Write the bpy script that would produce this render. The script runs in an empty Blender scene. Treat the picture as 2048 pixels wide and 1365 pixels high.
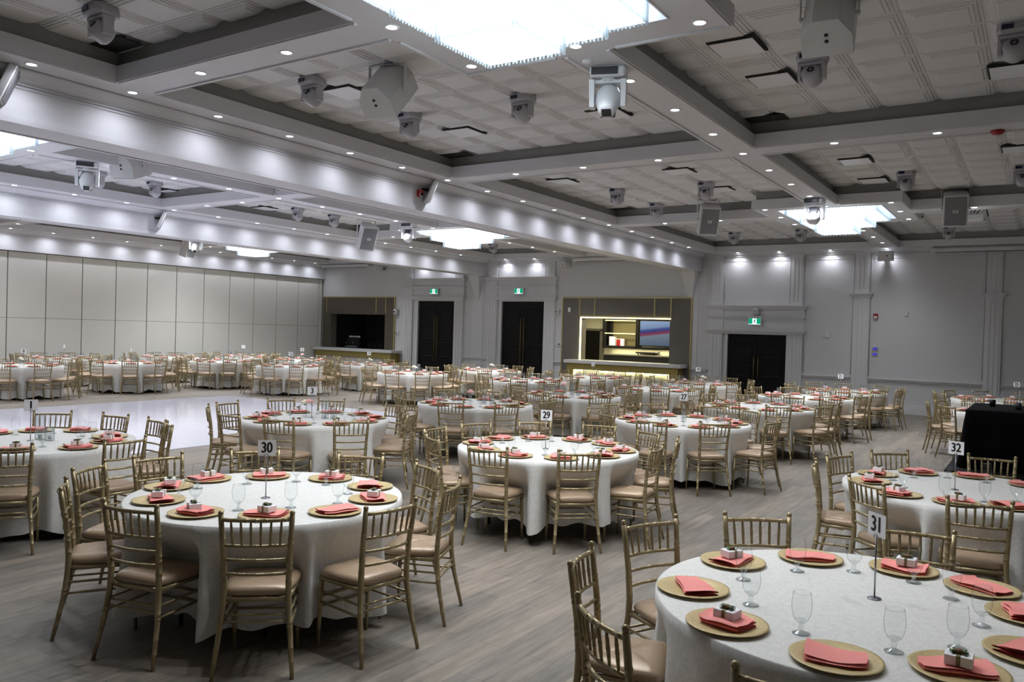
import bpy, math, random
from mathutils import Vector, Matrix
sc = bpy.context.scene
COL = sc.collection
PI = math.pi
rnd = random.Random(7)

# ------------------------------------------------------------------ camera, world, exposure
H = 1.94
F_PX = 1620.0
YAW, PITCH, ROLL = 0.580622, -0.012946, -0.029117
cy, sy = math.cos(YAW), math.sin(YAW)
fwd = Vector((-sy*math.cos(PITCH), cy*math.cos(PITCH), math.sin(PITCH)))
rt = Vector((cy, sy, 0)); dn = fwd.cross(rt)
cr, sr = math.cos(ROLL), math.sin(ROLL)
rt2 = rt*cr + dn*sr; dn2 = dn*cr - rt*sr
cam = bpy.data.cameras.new('camera'); camo = bpy.data.objects.new('camera', cam); COL.objects.link(camo)
cam.sensor_width = 36.0; cam.lens = 36.0*F_PX/2048.0; cam.clip_start = 0.05; cam.clip_end = 200
camo.matrix_world = Matrix(((rt2.x, -dn2.x, -fwd.x, 0), (rt2.y, -dn2.y, -fwd.y, 0), (rt2.z, -dn2.z, -fwd.z, H), (0, 0, 0, 1)))
sc.camera = camo
w = bpy.data.worlds.new('world'); sc.world = w; w.use_nodes = True
w.node_tree.nodes['Background'].inputs[0].default_value = (0.5, 0.5, 0.55, 1)
w.node_tree.nodes['Background'].inputs[1].default_value = 0.03
sc.view_settings.view_transform = 'Standard'; sc.view_settings.look = 'None'
sc.view_settings.exposure = 0.25; sc.view_settings.gamma = 1.0; sc.view_settings.use_curve_mapping = False
try:
    sc.cycles.transparent_max_bounces = 24; sc.cycles.max_bounces = 6; sc.cycles.diffuse_bounces = 4
    sc.cycles.glossy_bounces = 3; sc.cycles.transmission_bounces = 4; sc.cycles.sample_clamp_indirect = 4.0
    sc.cycles.caustics_reflective = False; sc.cycles.caustics_refractive = False; sc.cycles.use_denoising = True
except Exception: pass
DL_W = 70.0          # watts of one recessed downlight
CH_E = 5.5           # chandelier LED strength

def proj(x, y, z):
    v = Vector((x, y, z-H)); d = v.dot(fwd)
    return (1024+F_PX*v.dot(rt2)/d, 682.5+F_PX*v.dot(dn2)/d, d) if d > 0.05 else (-9999, -9999, d)
def seen(x, y, z, m=60):
    u, v, d = proj(x, y, z)
    return d > 0.3 and -m < u < 2048+m and -m < v < 1365+m

# ------------------------------------------------------------------ materials
def lin(c): return tuple(((v/255)/12.92 if v/255 <= .04045 else ((v/255+.055)/1.055)**2.4) for v in c)
def mat(name, col, rough=.6, metal=0, spec=.5, noise=None, bump=None, emit=None, es=0, coat=0):
    m = bpy.data.materials.new(name); m.use_nodes = True; nt = m.node_tree; b = nt.nodes['Principled BSDF']
    c = lin(col) if max(col) > 1 else col
    b.inputs['Base Color'].default_value = (*c, 1); b.inputs['Roughness'].default_value = rough
    b.inputs['Metallic'].default_value = metal; b.inputs['Specular IOR Level'].default_value = spec
    if coat: b.inputs['Coat Weight'].default_value = coat
    if emit: b.inputs['Emission Color'].default_value = (*lin(emit), 1); b.inputs['Emission Strength'].default_value = es
    tc = nt.nodes.new('ShaderNodeTexCoord')
    n = nt.nodes.new('ShaderNodeTexNoise'); sca, amt = noise if noise else (6.0, .04)
    n.inputs['Scale'].default_value = sca; n.inputs['Detail'].default_value = 3
    nt.links.new(tc.outputs['Object'], n.inputs['Vector'])
    rp = nt.nodes.new('ShaderNodeMapRange'); rp.inputs['To Min'].default_value = 1-amt; rp.inputs['To Max'].default_value = 1+amt
    nt.links.new(n.outputs['Fac'], rp.inputs['Value'])
    mx = nt.nodes.new('ShaderNodeVectorMath'); mx.operation = 'SCALE'; mx.inputs[0].default_value = c
    nt.links.new(rp.outputs[0], mx.inputs['Scale']); nt.links.new(mx.outputs[0], b.inputs['Base Color'])
    if bump:
        n2 = nt.nodes.new('ShaderNodeTexNoise'); n2.inputs['Scale'].default_value = bump[0]; n2.inputs['Detail'].default_value = 4
        nt.links.new(tc.outputs['Object'], n2.inputs['Vector'])
        bp = nt.nodes.new('ShaderNodeBump'); bp.inputs['Strength'].default_value = bump[1]; bp.inputs['Distance'].default_value = bump[2] if len(bump) > 2 else .002
        nt.links.new(n2.outputs['Fac'], bp.inputs['Height']); nt.links.new(bp.outputs[0], b.inputs['Normal'])
    return m
def emis(name, col, s):
    m = bpy.data.materials.new(name); m.use_nodes = True; nt = m.node_tree; nt.nodes.clear()
    e = nt.nodes.new('ShaderNodeEmission'); o = nt.nodes.new('ShaderNodeOutputMaterial')
    e.inputs[0].default_value = (*lin(col), 1); e.inputs[1].default_value = s; nt.links.new(e.outputs[0], o.inputs[0]); return m
def glassm(name, tint=(.97, .98, .98), gl=1.0, base=.022, edge=.42):
    m = bpy.data.materials.new(name); m.use_nodes = True; nt = m.node_tree; nt.nodes.clear()
    t = nt.nodes.new('ShaderNodeBsdfTransparent'); g = nt.nodes.new('ShaderNodeBsdfGlossy'); o = nt.nodes.new('ShaderNodeOutputMaterial')
    lw = nt.nodes.new('ShaderNodeLayerWeight'); lw.inputs['Blend'].default_value = .35; mx = nt.nodes.new('ShaderNodeMixShader')
    mr = nt.nodes.new('ShaderNodeMapRange'); mr.inputs['To Min'].default_value = base; mr.inputs['To Max'].default_value = .75*gl
    pw = nt.nodes.new('ShaderNodeMath'); pw.operation = 'POWER'; pw.inputs[1].default_value = 5.5
    nt.links.new(lw.outputs['Facing'], pw.inputs[0]); nt.links.new(pw.outputs[0], mr.inputs['Value']); nt.links.new(mr.outputs[0], mx.inputs[0])
    rp = nt.nodes.new('ShaderNodeValToRGB'); rp.color_ramp.elements[0].position = .45; rp.color_ramp.elements[0].color = (*tint, 1); rp.color_ramp.elements[1].position = .98; rp.color_ramp.elements[1].color = (edge*.93, edge*.97, edge, 1)
    nt.links.new(lw.outputs['Facing'], rp.inputs[0]); nt.links.new(rp.outputs[0], t.inputs[0])
    g.inputs[0].default_value = (.95, .97, 1, 1); g.inputs['Roughness'].default_value = .05
    nt.links.new(t.outputs[0], mx.inputs[1]); nt.links.new(g.outputs[0], mx.inputs[2]); nt.links.new(mx.outputs[0], o.inputs[0]); return m

M = {}
M['wall'] = mat('painted_wall', (205, 205, 206), .62, noise=(1.5, .015))
M['trim'] = mat('painted_trim', (210, 210, 211), .45)
M['soffit'] = mat('soffit_paint', (212, 212, 215), .55)
M['tile'] = mat('ceiling_tile', (218, 218, 218), .75, noise=(9, .02))
M['band'] = mat('grey_cove_band', (146, 146, 143), .7)  # band above the coffer fascia, a darker grey than the soffit
M['void'] = mat('dark_void', (40, 40, 38), .9)
M['part'] = mat('partition_fabric', (224, 223, 216), .8, noise=(2.5, .02), bump=(600, .15, .001))
M['gap'] = mat('panel_gap', (88, 90, 88), .6)
M['gold'] = mat('chair_gold_paint', (164, 148, 112), .32, .45, noise=(40, .05))
M['cush'] = mat('satin_taupe_cushion', (176, 152, 126), .33, .12, noise=(7, .04), bump=(14, .25, .01))
M['charger'] = mat('gold_charger', (204, 184, 134), .4, .15, noise=(55, .25), bump=(70, .6, .003))
M['napkin'] = mat('coral_napkin', (246, 152, 144), .7, noise=(20, .05), bump=(300, .15, .001))
M['white'] = mat('white_card', (246, 246, 248), .5)
M['black'] = mat('black_ink', (12, 12, 14), .5)
M['olive'] = mat('olive_ribbon', (120, 116, 74), .45)
M['leaf'] = mat('green_leaf', (70, 104, 60), .55)
M['brown'] = mat('dried_flower', (122, 92, 60), .8, noise=(80, .3))
M['steel'] = mat('brushed_steel', (150, 150, 156), .3, .9)
M['pink'] = mat('pink_petal', (242, 186, 186), .6, noise=(60, .06))
M['cream'] = mat('cream_petal', (240, 234, 208), .6, noise=(60, .06))
M['glass'] = glassm('clear_glass')
M['vase'] = glassm('vase_glass', (.93, .95, .95), 1.0, .05)
M['glass_foot'] = glassm('goblet_foot_glass', (.95, .97, .97), 1.6, .22, .55)
M['wood'] = mat('folding_table_ply', (120, 104, 84), .6)
M['bmetal'] = mat('black_metal', (30, 30, 32), .4, .5)
M['blackcloth'] = mat('black_cloth', (5, 5, 8), .9, 0, .1, bump=(6, .4, .02))
M['riser'] = mat('black_riser', (8, 8, 9), .7, 0, .2)
M['door'] = mat('espresso_door', (14, 12, 11), .5, 0, .2, noise=(12, .1))
M['brass'] = mat('brass_handle', (122, 102, 66), .4, .6)
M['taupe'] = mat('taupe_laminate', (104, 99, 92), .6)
M['taupe_unlit'] = mat('taupe_laminate_unlit', (84, 76, 64), .6)  # surround laminate of the unlit bar, its lack of light darkened into the colour
M['goldtrim'] = mat('gold_trim', (178, 164, 112), .35, .6)
M['goldpanel'] = mat('gold_counter_panel', (160, 144, 82), .4, .35)
M['quartz'] = mat('white_quartz', (206, 205, 206), .3)
M['bar_white'] = mat('bar_front_white', (214, 212, 204), .5)
M['led'] = emis('warm_led', (255, 240, 160), 9.0)
M['led_dim'] = emis('warm_led_shelf', (255, 238, 150), 2.6)
M['dl'] = emis('downlight_lens', (244, 246, 255), 22.0)
M['chand'] = emis('chandelier_led', (232, 244, 250), CH_E)
M['dark'] = mat('dark_cabinet', (16, 15, 15), .4)
M['screen'] = mat('screen_frame', (20, 20, 22), .3)
M['red'] = mat('fire_red', (150, 26, 26), .4)
M['fix_w'] = mat('fixture_white', (232, 234, 238), .4)
M['fix_g'] = mat('fixture_grey', (176, 175, 180), .45)
M['grille'] = mat('speaker_grille', (122, 122, 126), .6, bump=(400, .3, .001))
M['spk'] = mat('speaker_white', (206, 206, 206), .45)
M['mirror'] = mat('chandelier_tray', (226, 226, 236), .3, .1)
M['exit_g'] = emis('exit_green', (10, 150, 110), 1.0)
M['exit_w'] = emis('exit_white', (225, 250, 250), 1.2)
M['lcd'] = emis('blue_display', (70, 70, 220), .6)
M['tray'] = mat('grey_fixture_window', (60, 60, 66), .3)
M['cabin_wall'] = mat('bar_room_wall', (214, 208, 186), .7)
M['crystal'] = glassm('crystal_drop', (.4, .45, .47), 1.0, .12, .1)
def _cr():
    nt = M['crystal'].node_tree; out = [n for n in nt.nodes if n.type == 'OUTPUT_MATERIAL'][0]; src = out.inputs[0].links[0].from_socket
    tl_ = nt.nodes.new('ShaderNodeBsdfTranslucent'); tl_.inputs[0].default_value = (.9, .95, 1, 1); mx = nt.nodes.new('ShaderNodeMixShader'); mx.inputs[0].default_value = .4
    nt.links.new(src, mx.inputs[1]); nt.links.new(tl_.outputs[0], mx.inputs[2]); nt.links.new(mx.outputs[0], out.inputs[0])
_cr()

# tablecloth damask
def clothmat():
    m = mat('ivory_damask', (202, 201, 196), .5); nt = m.node_tree; b = nt.nodes['Principled BSDF']
    tc = [n for n in nt.nodes if n.type == 'TEX_COORD'][0]
    n1 = nt.nodes.new('ShaderNodeTexNoise'); n1.inputs['Scale'].default_value = 46; n1.inputs['Detail'].default_value = 2.5; n1.inputs['Distortion'].default_value = 1.2
    nt.links.new(tc.outputs['Object'], n1.inputs['Vector'])
    cr_ = nt.nodes.new('ShaderNodeValToRGB'); cr_.color_ramp.elements[0].position = .42; cr_.color_ramp.elements[1].position = .58
    a = lin((229, 228, 223)); c = lin((218, 217, 211))
    cr_.color_ramp.elements[0].color = (*a, 1); cr_.color_ramp.elements[1].color = (*c, 1)
    nt.links.new(n1.outputs['Fac'], cr_.inputs[0])
    nt.links.new(cr_.outputs[0], b.inputs['Base Color'])
    mr = nt.nodes.new('ShaderNodeMapRange'); mr.inputs['To Min'].default_value = .45; mr.inputs['To Max'].default_value = .62
    nt.links.new(n1.outputs['Fac'], mr.inputs['Value']); nt.links.new(mr.outputs[0], b.inputs['Roughness'])
    b.inputs['Sheen Weight'].default_value = .2
    return m
M['cloth'] = clothmat()
def floormat():
    m = bpy.data.materials.new('vinyl_plank_floor'); m.use_nodes = True; nt = m.node_tree; b = nt.nodes['Principled BSDF']
    tc = nt.nodes.new('ShaderNodeTexCoord'); mp = nt.nodes.new('ShaderNodeMapping'); mp.inputs['Rotation'].default_value = (0, 0, PI/2)
    nt.links.new(tc.outputs['Object'], mp.inputs[0])
    br = nt.nodes.new('ShaderNodeTexBrick'); br.inputs['Scale'].default_value = 1.0; br.inputs['Brick Width'].default_value = 1.22; br.inputs['Row Height'].default_value = .18
    br.inputs['Mortar Size'].default_value = .0015; br.inputs['Color1'].default_value = (*lin((140, 130, 118)), 1); br.inputs['Color2'].default_value = (*lin((120, 114, 106)), 1)
    br.inputs['Mortar'].default_value = (*lin((84, 78, 71)), 1); br.offset = .37
    nt.links.new(mp.outputs[0], br.inputs['Vector'])
    mp2 = nt.nodes.new('ShaderNodeMapping'); mp2.inputs['Scale'].default_value = (9, .9, 1); nt.links.new(tc.outputs['Object'], mp2.inputs[0])
    n = nt.nodes.new('ShaderNodeTexNoise'); n.inputs['Scale'].default_value = 2.2; n.inputs['Detail'].default_value = 7; n.inputs['Roughness'].default_value = .65
    nt.links.new(mp2.outputs[0], n.inputs['Vector'])
    rp = nt.nodes.new('ShaderNodeMapRange'); rp.inputs['From Min'].default_value = .3; rp.inputs['From Max'].default_value = .7; rp.inputs['To Min'].default_value = .68; rp.inputs['To Max'].default_value = 1.3
    nt.links.new(n.outputs['Fac'], rp.inputs[0])
    mx = nt.nodes.new('ShaderNodeVectorMath'); mx.operation = 'SCALE'; nt.links.new(br.outputs['Color'], mx.inputs[0]); nt.links.new(rp.outputs[0], mx.inputs['Scale'])
    nt.links.new(mx.outputs[0], b.inputs['Base Color'])
    r2 = nt.nodes.new('ShaderNodeMapRange'); r2.inputs['To Min'].default_value = .42; r2.inputs['To Max'].default_value = .58; nt.links.new(n.outputs['Fac'], r2.inputs[0])
    nt.links.new(r2.outputs[0], b.inputs['Roughness']); b.inputs['Specular IOR Level'].default_value = .4
    return m
M['floor'] = floormat()
def dancemat():
    m = bpy.data.materials.new('white_dance_floor'); m.use_nodes = True; nt = m.node_tree; b = nt.nodes['Principled BSDF']
    tc = nt.nodes.new('ShaderNodeTexCoord')
    br = nt.nodes.new('ShaderNodeTexBrick'); br.inputs['Scale'].default_value = 1.0; br.inputs['Brick Width'].default_value = 1.2; br.inputs['Row Height'].default_value = 1.2; br.offset = 0
    br.inputs['Mortar Size'].default_value = .004; br.inputs['Color1'].default_value = (*lin((216, 216, 228)), 1); br.inputs['Color2'].default_value = (*lin((222, 221, 232)), 1); br.inputs['Mortar'].default_value = (*lin((190, 190, 202)), 1)
    nt.links.new(tc.outputs['Object'], br.inputs['Vector']); nt.links.new(br.outputs['Color'], b.inputs['Base Color'])
    b.inputs['Roughness'].default_value = .1; b.inputs['Specular IOR Level'].default_value = .5
    return m
M['dance'] = dancemat()
def tvmat():
    m = bpy.data.materials.new('tv_picture'); m.use_nodes = True; nt = m.node_tree; nt.nodes.clear()
    tc = nt.nodes.new('ShaderNodeTexCoord'); sp = nt.nodes.new('ShaderNodeSeparateXYZ'); nt.links.new(tc.outputs['Object'], sp.inputs[0])
    w_ = nt.nodes.new('ShaderNodeMath'); w_.operation = 'MULTIPLY'; w_.inputs[1].default_value = -.12; nt.links.new(sp.outputs['X'], w_.inputs[0])
    ad = nt.nodes.new('ShaderNodeMath'); ad.operation = 'ADD'; nt.links.new(sp.outputs['Z'], ad.inputs[0]); nt.links.new(w_.outputs[0], ad.inputs[1])
    mr = nt.nodes.new('ShaderNodeMapRange'); mr.inputs['From Min'].default_value = -.45; mr.inputs['From Max'].default_value = .45; nt.links.new(ad.outputs[0], mr.inputs[0])
    cr_ = nt.nodes.new('ShaderNodeValToRGB'); e = cr_.color_ramp.elements
    e[0].position = 0; e[0].color = (*lin((72, 86, 104)), 1); e[1].position = 1; e[1].color = (*lin((130, 150, 180)), 1)
    for p, c in ((.3, (90, 102, 116)), (.46, (104, 112, 124)), (.5, (112, 60, 76)), (.58, (98, 52, 78)), (.62, (52, 56, 108)), (.7, (66, 76, 126)), (.76, (108, 126, 156))):
        x = e.new(p); x.color = (*lin(c), 1)
    nt.links.new(mr.outputs[0], cr_.inputs[0])
    em = nt.nodes.new('ShaderNodeEmission'); em.inputs[1].default_value = 1.0; nt.links.new(cr_.outputs[0], em.inputs[0])
    o = nt.nodes.new('ShaderNodeOutputMaterial'); nt.links.new(em.outputs[0], o.inputs[0]); return m
M['tv'] = tvmat()

# ------------------------------------------------------------------ mesh helper
class MB:
    def __init__(s): s.v = []; s.f = []; s.sm = []
    def add(s, vs, fs, smooth=False):
        o = len(s.v); s.v += [tuple(p) for p in vs]; s.f += [tuple(i+o for i in f) for f in fs]; s.sm += [smooth]*len(fs); return s
    def box(s, x0, x1, y0, y1, z0, z1, rz=0, c=None):
        vs = [(x, y, z) for z in (z0, z1) for y in (y0, y1) for x in (x0, x1)]
        if rz:
            c = c or ((x0+x1)/2, (y0+y1)/2); k, q = math.cos(rz), math.sin(rz)
            vs = [(c[0]+(x-c[0])*k-(y-c[1])*q, c[1]+(x-c[0])*q+(y-c[1])*k, z) for x, y, z in vs]
        return s.add(vs, [(0, 2, 3, 1), (4, 5, 7, 6), (0, 1, 5, 4), (2, 6, 7, 3), (0, 4, 6, 2), (1, 3, 7, 5)])
    def bbox(s, x0, x1, y0, y1, z0, z1, b=.01):          # box with chamfered edges
        xs = (x0, x0+b, x1-b, x1); ys = (y0, y0+b, y1-b, y1); zs = (z0, z0+b, z1-b, z1)
        rings = []
        for z, k in ((z0, 1), (zs[1], 0), (zs[2], 0), (z1, 1)):
            a = b if k else 0
            rings.append([(x0+a+b*(1-k), y0+a, z), (x1-a-b*(1-k), y0+a, z), (x1-a, y0+a+b*(1-k), z), (x1-a, y1-a-b*(1-k), z), (x1-a-b*(1-k), y1-a, z), (x0+a+b*(1-k), y1-a, z), (x0+a, y1-a-b*(1-k), z), (x0+a, y0+a+b*(1-k), z)])
        return s.loft(rings, True, True)
    def loft(s, rings, cap0=False, cap1=False, smooth=False, closed=True):
        n = len(rings[0]); vs = [p for r in rings for p in r]; fs = []
        for i in range(len(rings)-1):
            for j in range(n if closed else n-1):
                a = i*n+j; b = i*n+(j+1) % n; fs.append((a, b, b+n, a+n))
        if cap0: fs.append(tuple(range(n))[::-1])
        if cap1: fs.append(tuple((len(rings)-1)*n+j for j in range(n)))
        return s.add(vs, fs, smooth)
    def lathe(s, prof, n=20, c=(0, 0, 0), smooth=True, cap=False):
        rings = [[(c[0]+r*math.cos(2*PI*j/n), c[1]+r*math.sin(2*PI*j/n), c[2]+z) for j in range(n)] for r, z in prof]
        return s.loft(rings, cap, cap, smooth)
    def tube(s, pts, rad, n=8, knots=(), kr=1.11, cap=True, smooth=True):
        pts = [Vector(p) for p in pts]
        if not hasattr(rad, '__len__'): rad = [rad]*len(pts)
        # resample with knots as little rings
        L = [0]
        for a, b in zip(pts, pts[1:]): L.append(L[-1]+(b-a).length)
        T = L[-1]
        def at(d):
            d = min(max(d, 0), T)
            for i in range(len(L)-1):
                if d <= L[i+1]+1e-9:
                    t = (d-L[i])/max(L[i+1]-L[i], 1e-9); return pts[i].lerp(pts[i+1], t), rad[i]*(1-t)+rad[i+1]*t
            return pts[-1], rad[-1]
        st = [(d, 1) for d in L]
        for k in knots:
            d = k*T; st = [q for q in st if abs(q[0]-d) > .006 or q[0] in (0, T)]
            st += [(d-.005, 1), (d-.003, kr), (d+.003, kr), (d+.005, 1)]
        st.sort(); rings = []; prev = None
        for d, m_ in st:
            p, r = at(d); q = at(d+.004)[0]-at(d-.004)[0]; q.normalize()
            if prev is None: a = q.orthogonal().normalized()
            else: a = (prev-q*prev.dot(q)).normalized()
            prev = a; b = q.cross(a)
            rings.append([tuple(p+a*(r*m_*math.cos(2*PI*j/n))+b*(r*m_*math.sin(2*PI*j/n))) for j in range(n)])
        return s.loft(rings, cap, cap, smooth)
    def ball(s, c, r, n=10, m=7, sq=(1, 1, 1)):
        prof = [(r*math.sin(PI*i/m), -r*math.cos(PI*i/m)) for i in range(m+1)]; prof[0] = (r*.02, -r); prof[-1] = (r*.02, r)
        rings = [[(c[0]+a*math.cos(2*PI*j/n)*sq[0], c[1]+a*math.sin(2*PI*j/n)*sq[1], c[2]+z*sq[2]) for j in range(n)] for a, z in prof]
        return s.loft(rings, True, True, True)
    def tf(s, mtx, i0=0):
        for i in range(i0, len(s.v)): s.v[i] = tuple(mtx @ Vector(s.v[i]))
        return s
    def mesh(s, name, m):
        me = bpy.data.meshes.new(name); me.from_pydata(s.v, [], s.f)
        me.polygons.foreach_set('use_smooth', s.sm); me.materials.append(m); me.update(); return me
def obj(name, me, parent=None, loc=(0, 0, 0), rz=0, m=None):
    if isinstance(me, MB): me = me.mesh(name, m)
    o = bpy.data.objects.new(name, me); COL.objects.link(o); o.location = loc; o.rotation_euler = (0, 0, rz)
    if parent: o.parent = parent
    return o
def empty(name, loc, rz=0):
    o = bpy.data.objects.new(name, None); COL.objects.link(o); o.location = loc; o.rotation_euler = (0, 0, rz); o.empty_display_size = .1; return o
def tag(o, label=None, cat=None, group=None, kind=None):
    if label: o['label'] = label
    if cat: o['category'] = cat
    if group: o['group'] = group
    if kind: o['kind'] = kind
    return o
def struct(name, mb, m, label=None): return tag(obj(name, mb, m=m), label, None, None, 'structure')
def centred(name, mb, m, parent=None):
    xs = [p[0] for p in mb.v]; ys = [p[1] for p in mb.v]; zs = [p[2] for p in mb.v]
    c = ((min(xs)+max(xs))/2, (min(ys)+max(ys))/2, min(zs))
    mb.v = [(p[0]-c[0], p[1]-c[1], p[2]-c[2]) for p in mb.v]
    return obj(name, mb, parent, c, 0, m)
def textmesh(txt, size, sx=1.0, off=0.0):          # black digits, emboldened by stacking shifted copies
    cu = bpy.data.curves.new('digits', 'FONT'); cu.body = txt; cu.size = size; cu.align_x = 'CENTER'; cu.align_y = 'CENTER'
    o = bpy.data.objects.new('digits', cu); COL.objects.link(o)
    bpy.context.view_layer.update()
    me = bpy.data.meshes.new_from_object(o.evaluated_get(bpy.context.evaluated_depsgraph_get()))
    bpy.data.objects.remove(o); mb = MB()
    vs = [v.co.copy() for v in me.vertices]; fs = [tuple(p.vertices) for p in me.polygons]
    for i, (dx, dy) in enumerate(((0, 0), (off, 0), (-off, 0), (0, off*.6), (0, -off*.6))):
        mb.add([(v.x*sx+dx, v.y+dy, .00003*i) for v in vs], fs)
    return mb.mesh('number', M['black'])

# ------------------------------------------------------------------ room shell
YW = 24.0; ZS, ZF, ZT = 4.45, 4.62, 4.82
XR, XC, YB = 3.2, -25.25, -4.0
struct('floor', MB().box(XC-.4, XR+.3, YB-.2, YW+3.2, -.1, 0), M['floor'])
tag(centred('dance_floor', MB().box(-17.9, -10.9, -.5, 13.8, .0, .006), M['dance']), 'large glossy white dance floor sheet laid over the grey plank floor', 'dance floor')
struct('wall_back', MB().box(XC, XR+.3, YB-.2, YB, 0, 5.1), M['wall'])
struct('wall_right', MB().box(XR, XR+.2, YB, YW, 0, 5.1), M['wall'])

def wall_holes(y0, y1, x0, x1, z0, z1, holes):
    mb = MB(); xs = sorted({x0, x1} | {h[0] for h in holes} | {h[1] for h in holes})
    for a, b in zip(xs, xs[1:]):
        hs = [h for h in holes if h[0] <= a+1e-6 and h[1] >= b-1e-6]
        if hs:
            h = hs[0]
            if h[2] > z0: mb.box(a, b, y0, y1, z0, h[2])
            if h[3] < z1: mb.box(a, b, y0, y1, h[3], z1)
        else: mb.box(a, b, y0, y1, z0, z1)
    return mb
D1 = (-20.06, -18.33, 2.97); D2 = (-16.2, -14.44, 2.97); D3 = (-7.96, -6.23, 2.03)
holes = [(-24.77, -21.72, .95, 2.45), (-12.99, -9.79, .95, 2.46)] + [(d[0], d[1], 0, d[2]) for d in (D1, D2, D3)]
struct('wall_far', wall_holes(YW, YW+.25, XC-.2, XR+.2, 0, 5.1, holes), M['wall'])

# folding partition (left wall)
mb = MB().box(XC-.2, XC-.06, YB, YW, 0, 3.86); gaps = MB().box(XC-.06, XC-.03, YB, YW, .02, 3.86)
ys = [23.74-1.1*i for i in range(26)]
for a, b in zip(ys[1:], ys):
    if a < YB: break
    mb.box(XC-.055, XC, a+.014, b-.014, .03, 1.89); mb.box(XC-.055, XC, a+.014, b-.014, 1.90, 3.83)
mb.box(XC-.055, XC, 23.76, 23.93, .03, 3.83)
struct('wall_left', mb, M['part']); struct('trim_1', gaps, M['gap'])

# bulkheads (deep drops) between the bays
def drop(name, x0, x1, zb, faces, y0=YB, y1=YW):
    mb = MB().box(x0, x1, y0, y1, zb, ZS+.1)
    for sgn, x in faces:
        def bx(d0, d1, za, zc): mb.box(min(x+sgn*d0, x+sgn*d1), max(x+sgn*d0, x+sgn*d1), y0, y1, za, zc)
        bx(-.01, .035, zb-.012, zb+.045); bx(-.01, .022, zb+.045, zb+.065)
        bx(-.01, .012, 4.275, 4.287); bx(-.01, .02, 4.31, 4.325)
        prof = [(0, 4.325), (.014, 4.345), (.03, 4.36), (.045, 4.372), (.08, 4.385), (.11, 4.40), (.135, 4.42), (.15, 4.435), (.155, 4.45), (.17, 4.45), (.17, 4.47), (0, 4.47)]
        ra = [(x+sgn*d, y0, z) for d, z in prof]; rb = [(x+sgn*d, y1, z) for d, z in prof]
        mb.loft([ra, rb], True, True)
    return struct(name, mb, M['soffit'])
drop('trim_2', -9.37, -8.86, 3.92, [(1, -8.86), (-1, -9.37)])
drop('trim_3', -17.47, -16.96, 3.90, [(1, -16.96), (-1, -17.47)])
drop('trim_4', XC-.2, XC+.08, 3.86, [(1, XC+.08)])

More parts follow.
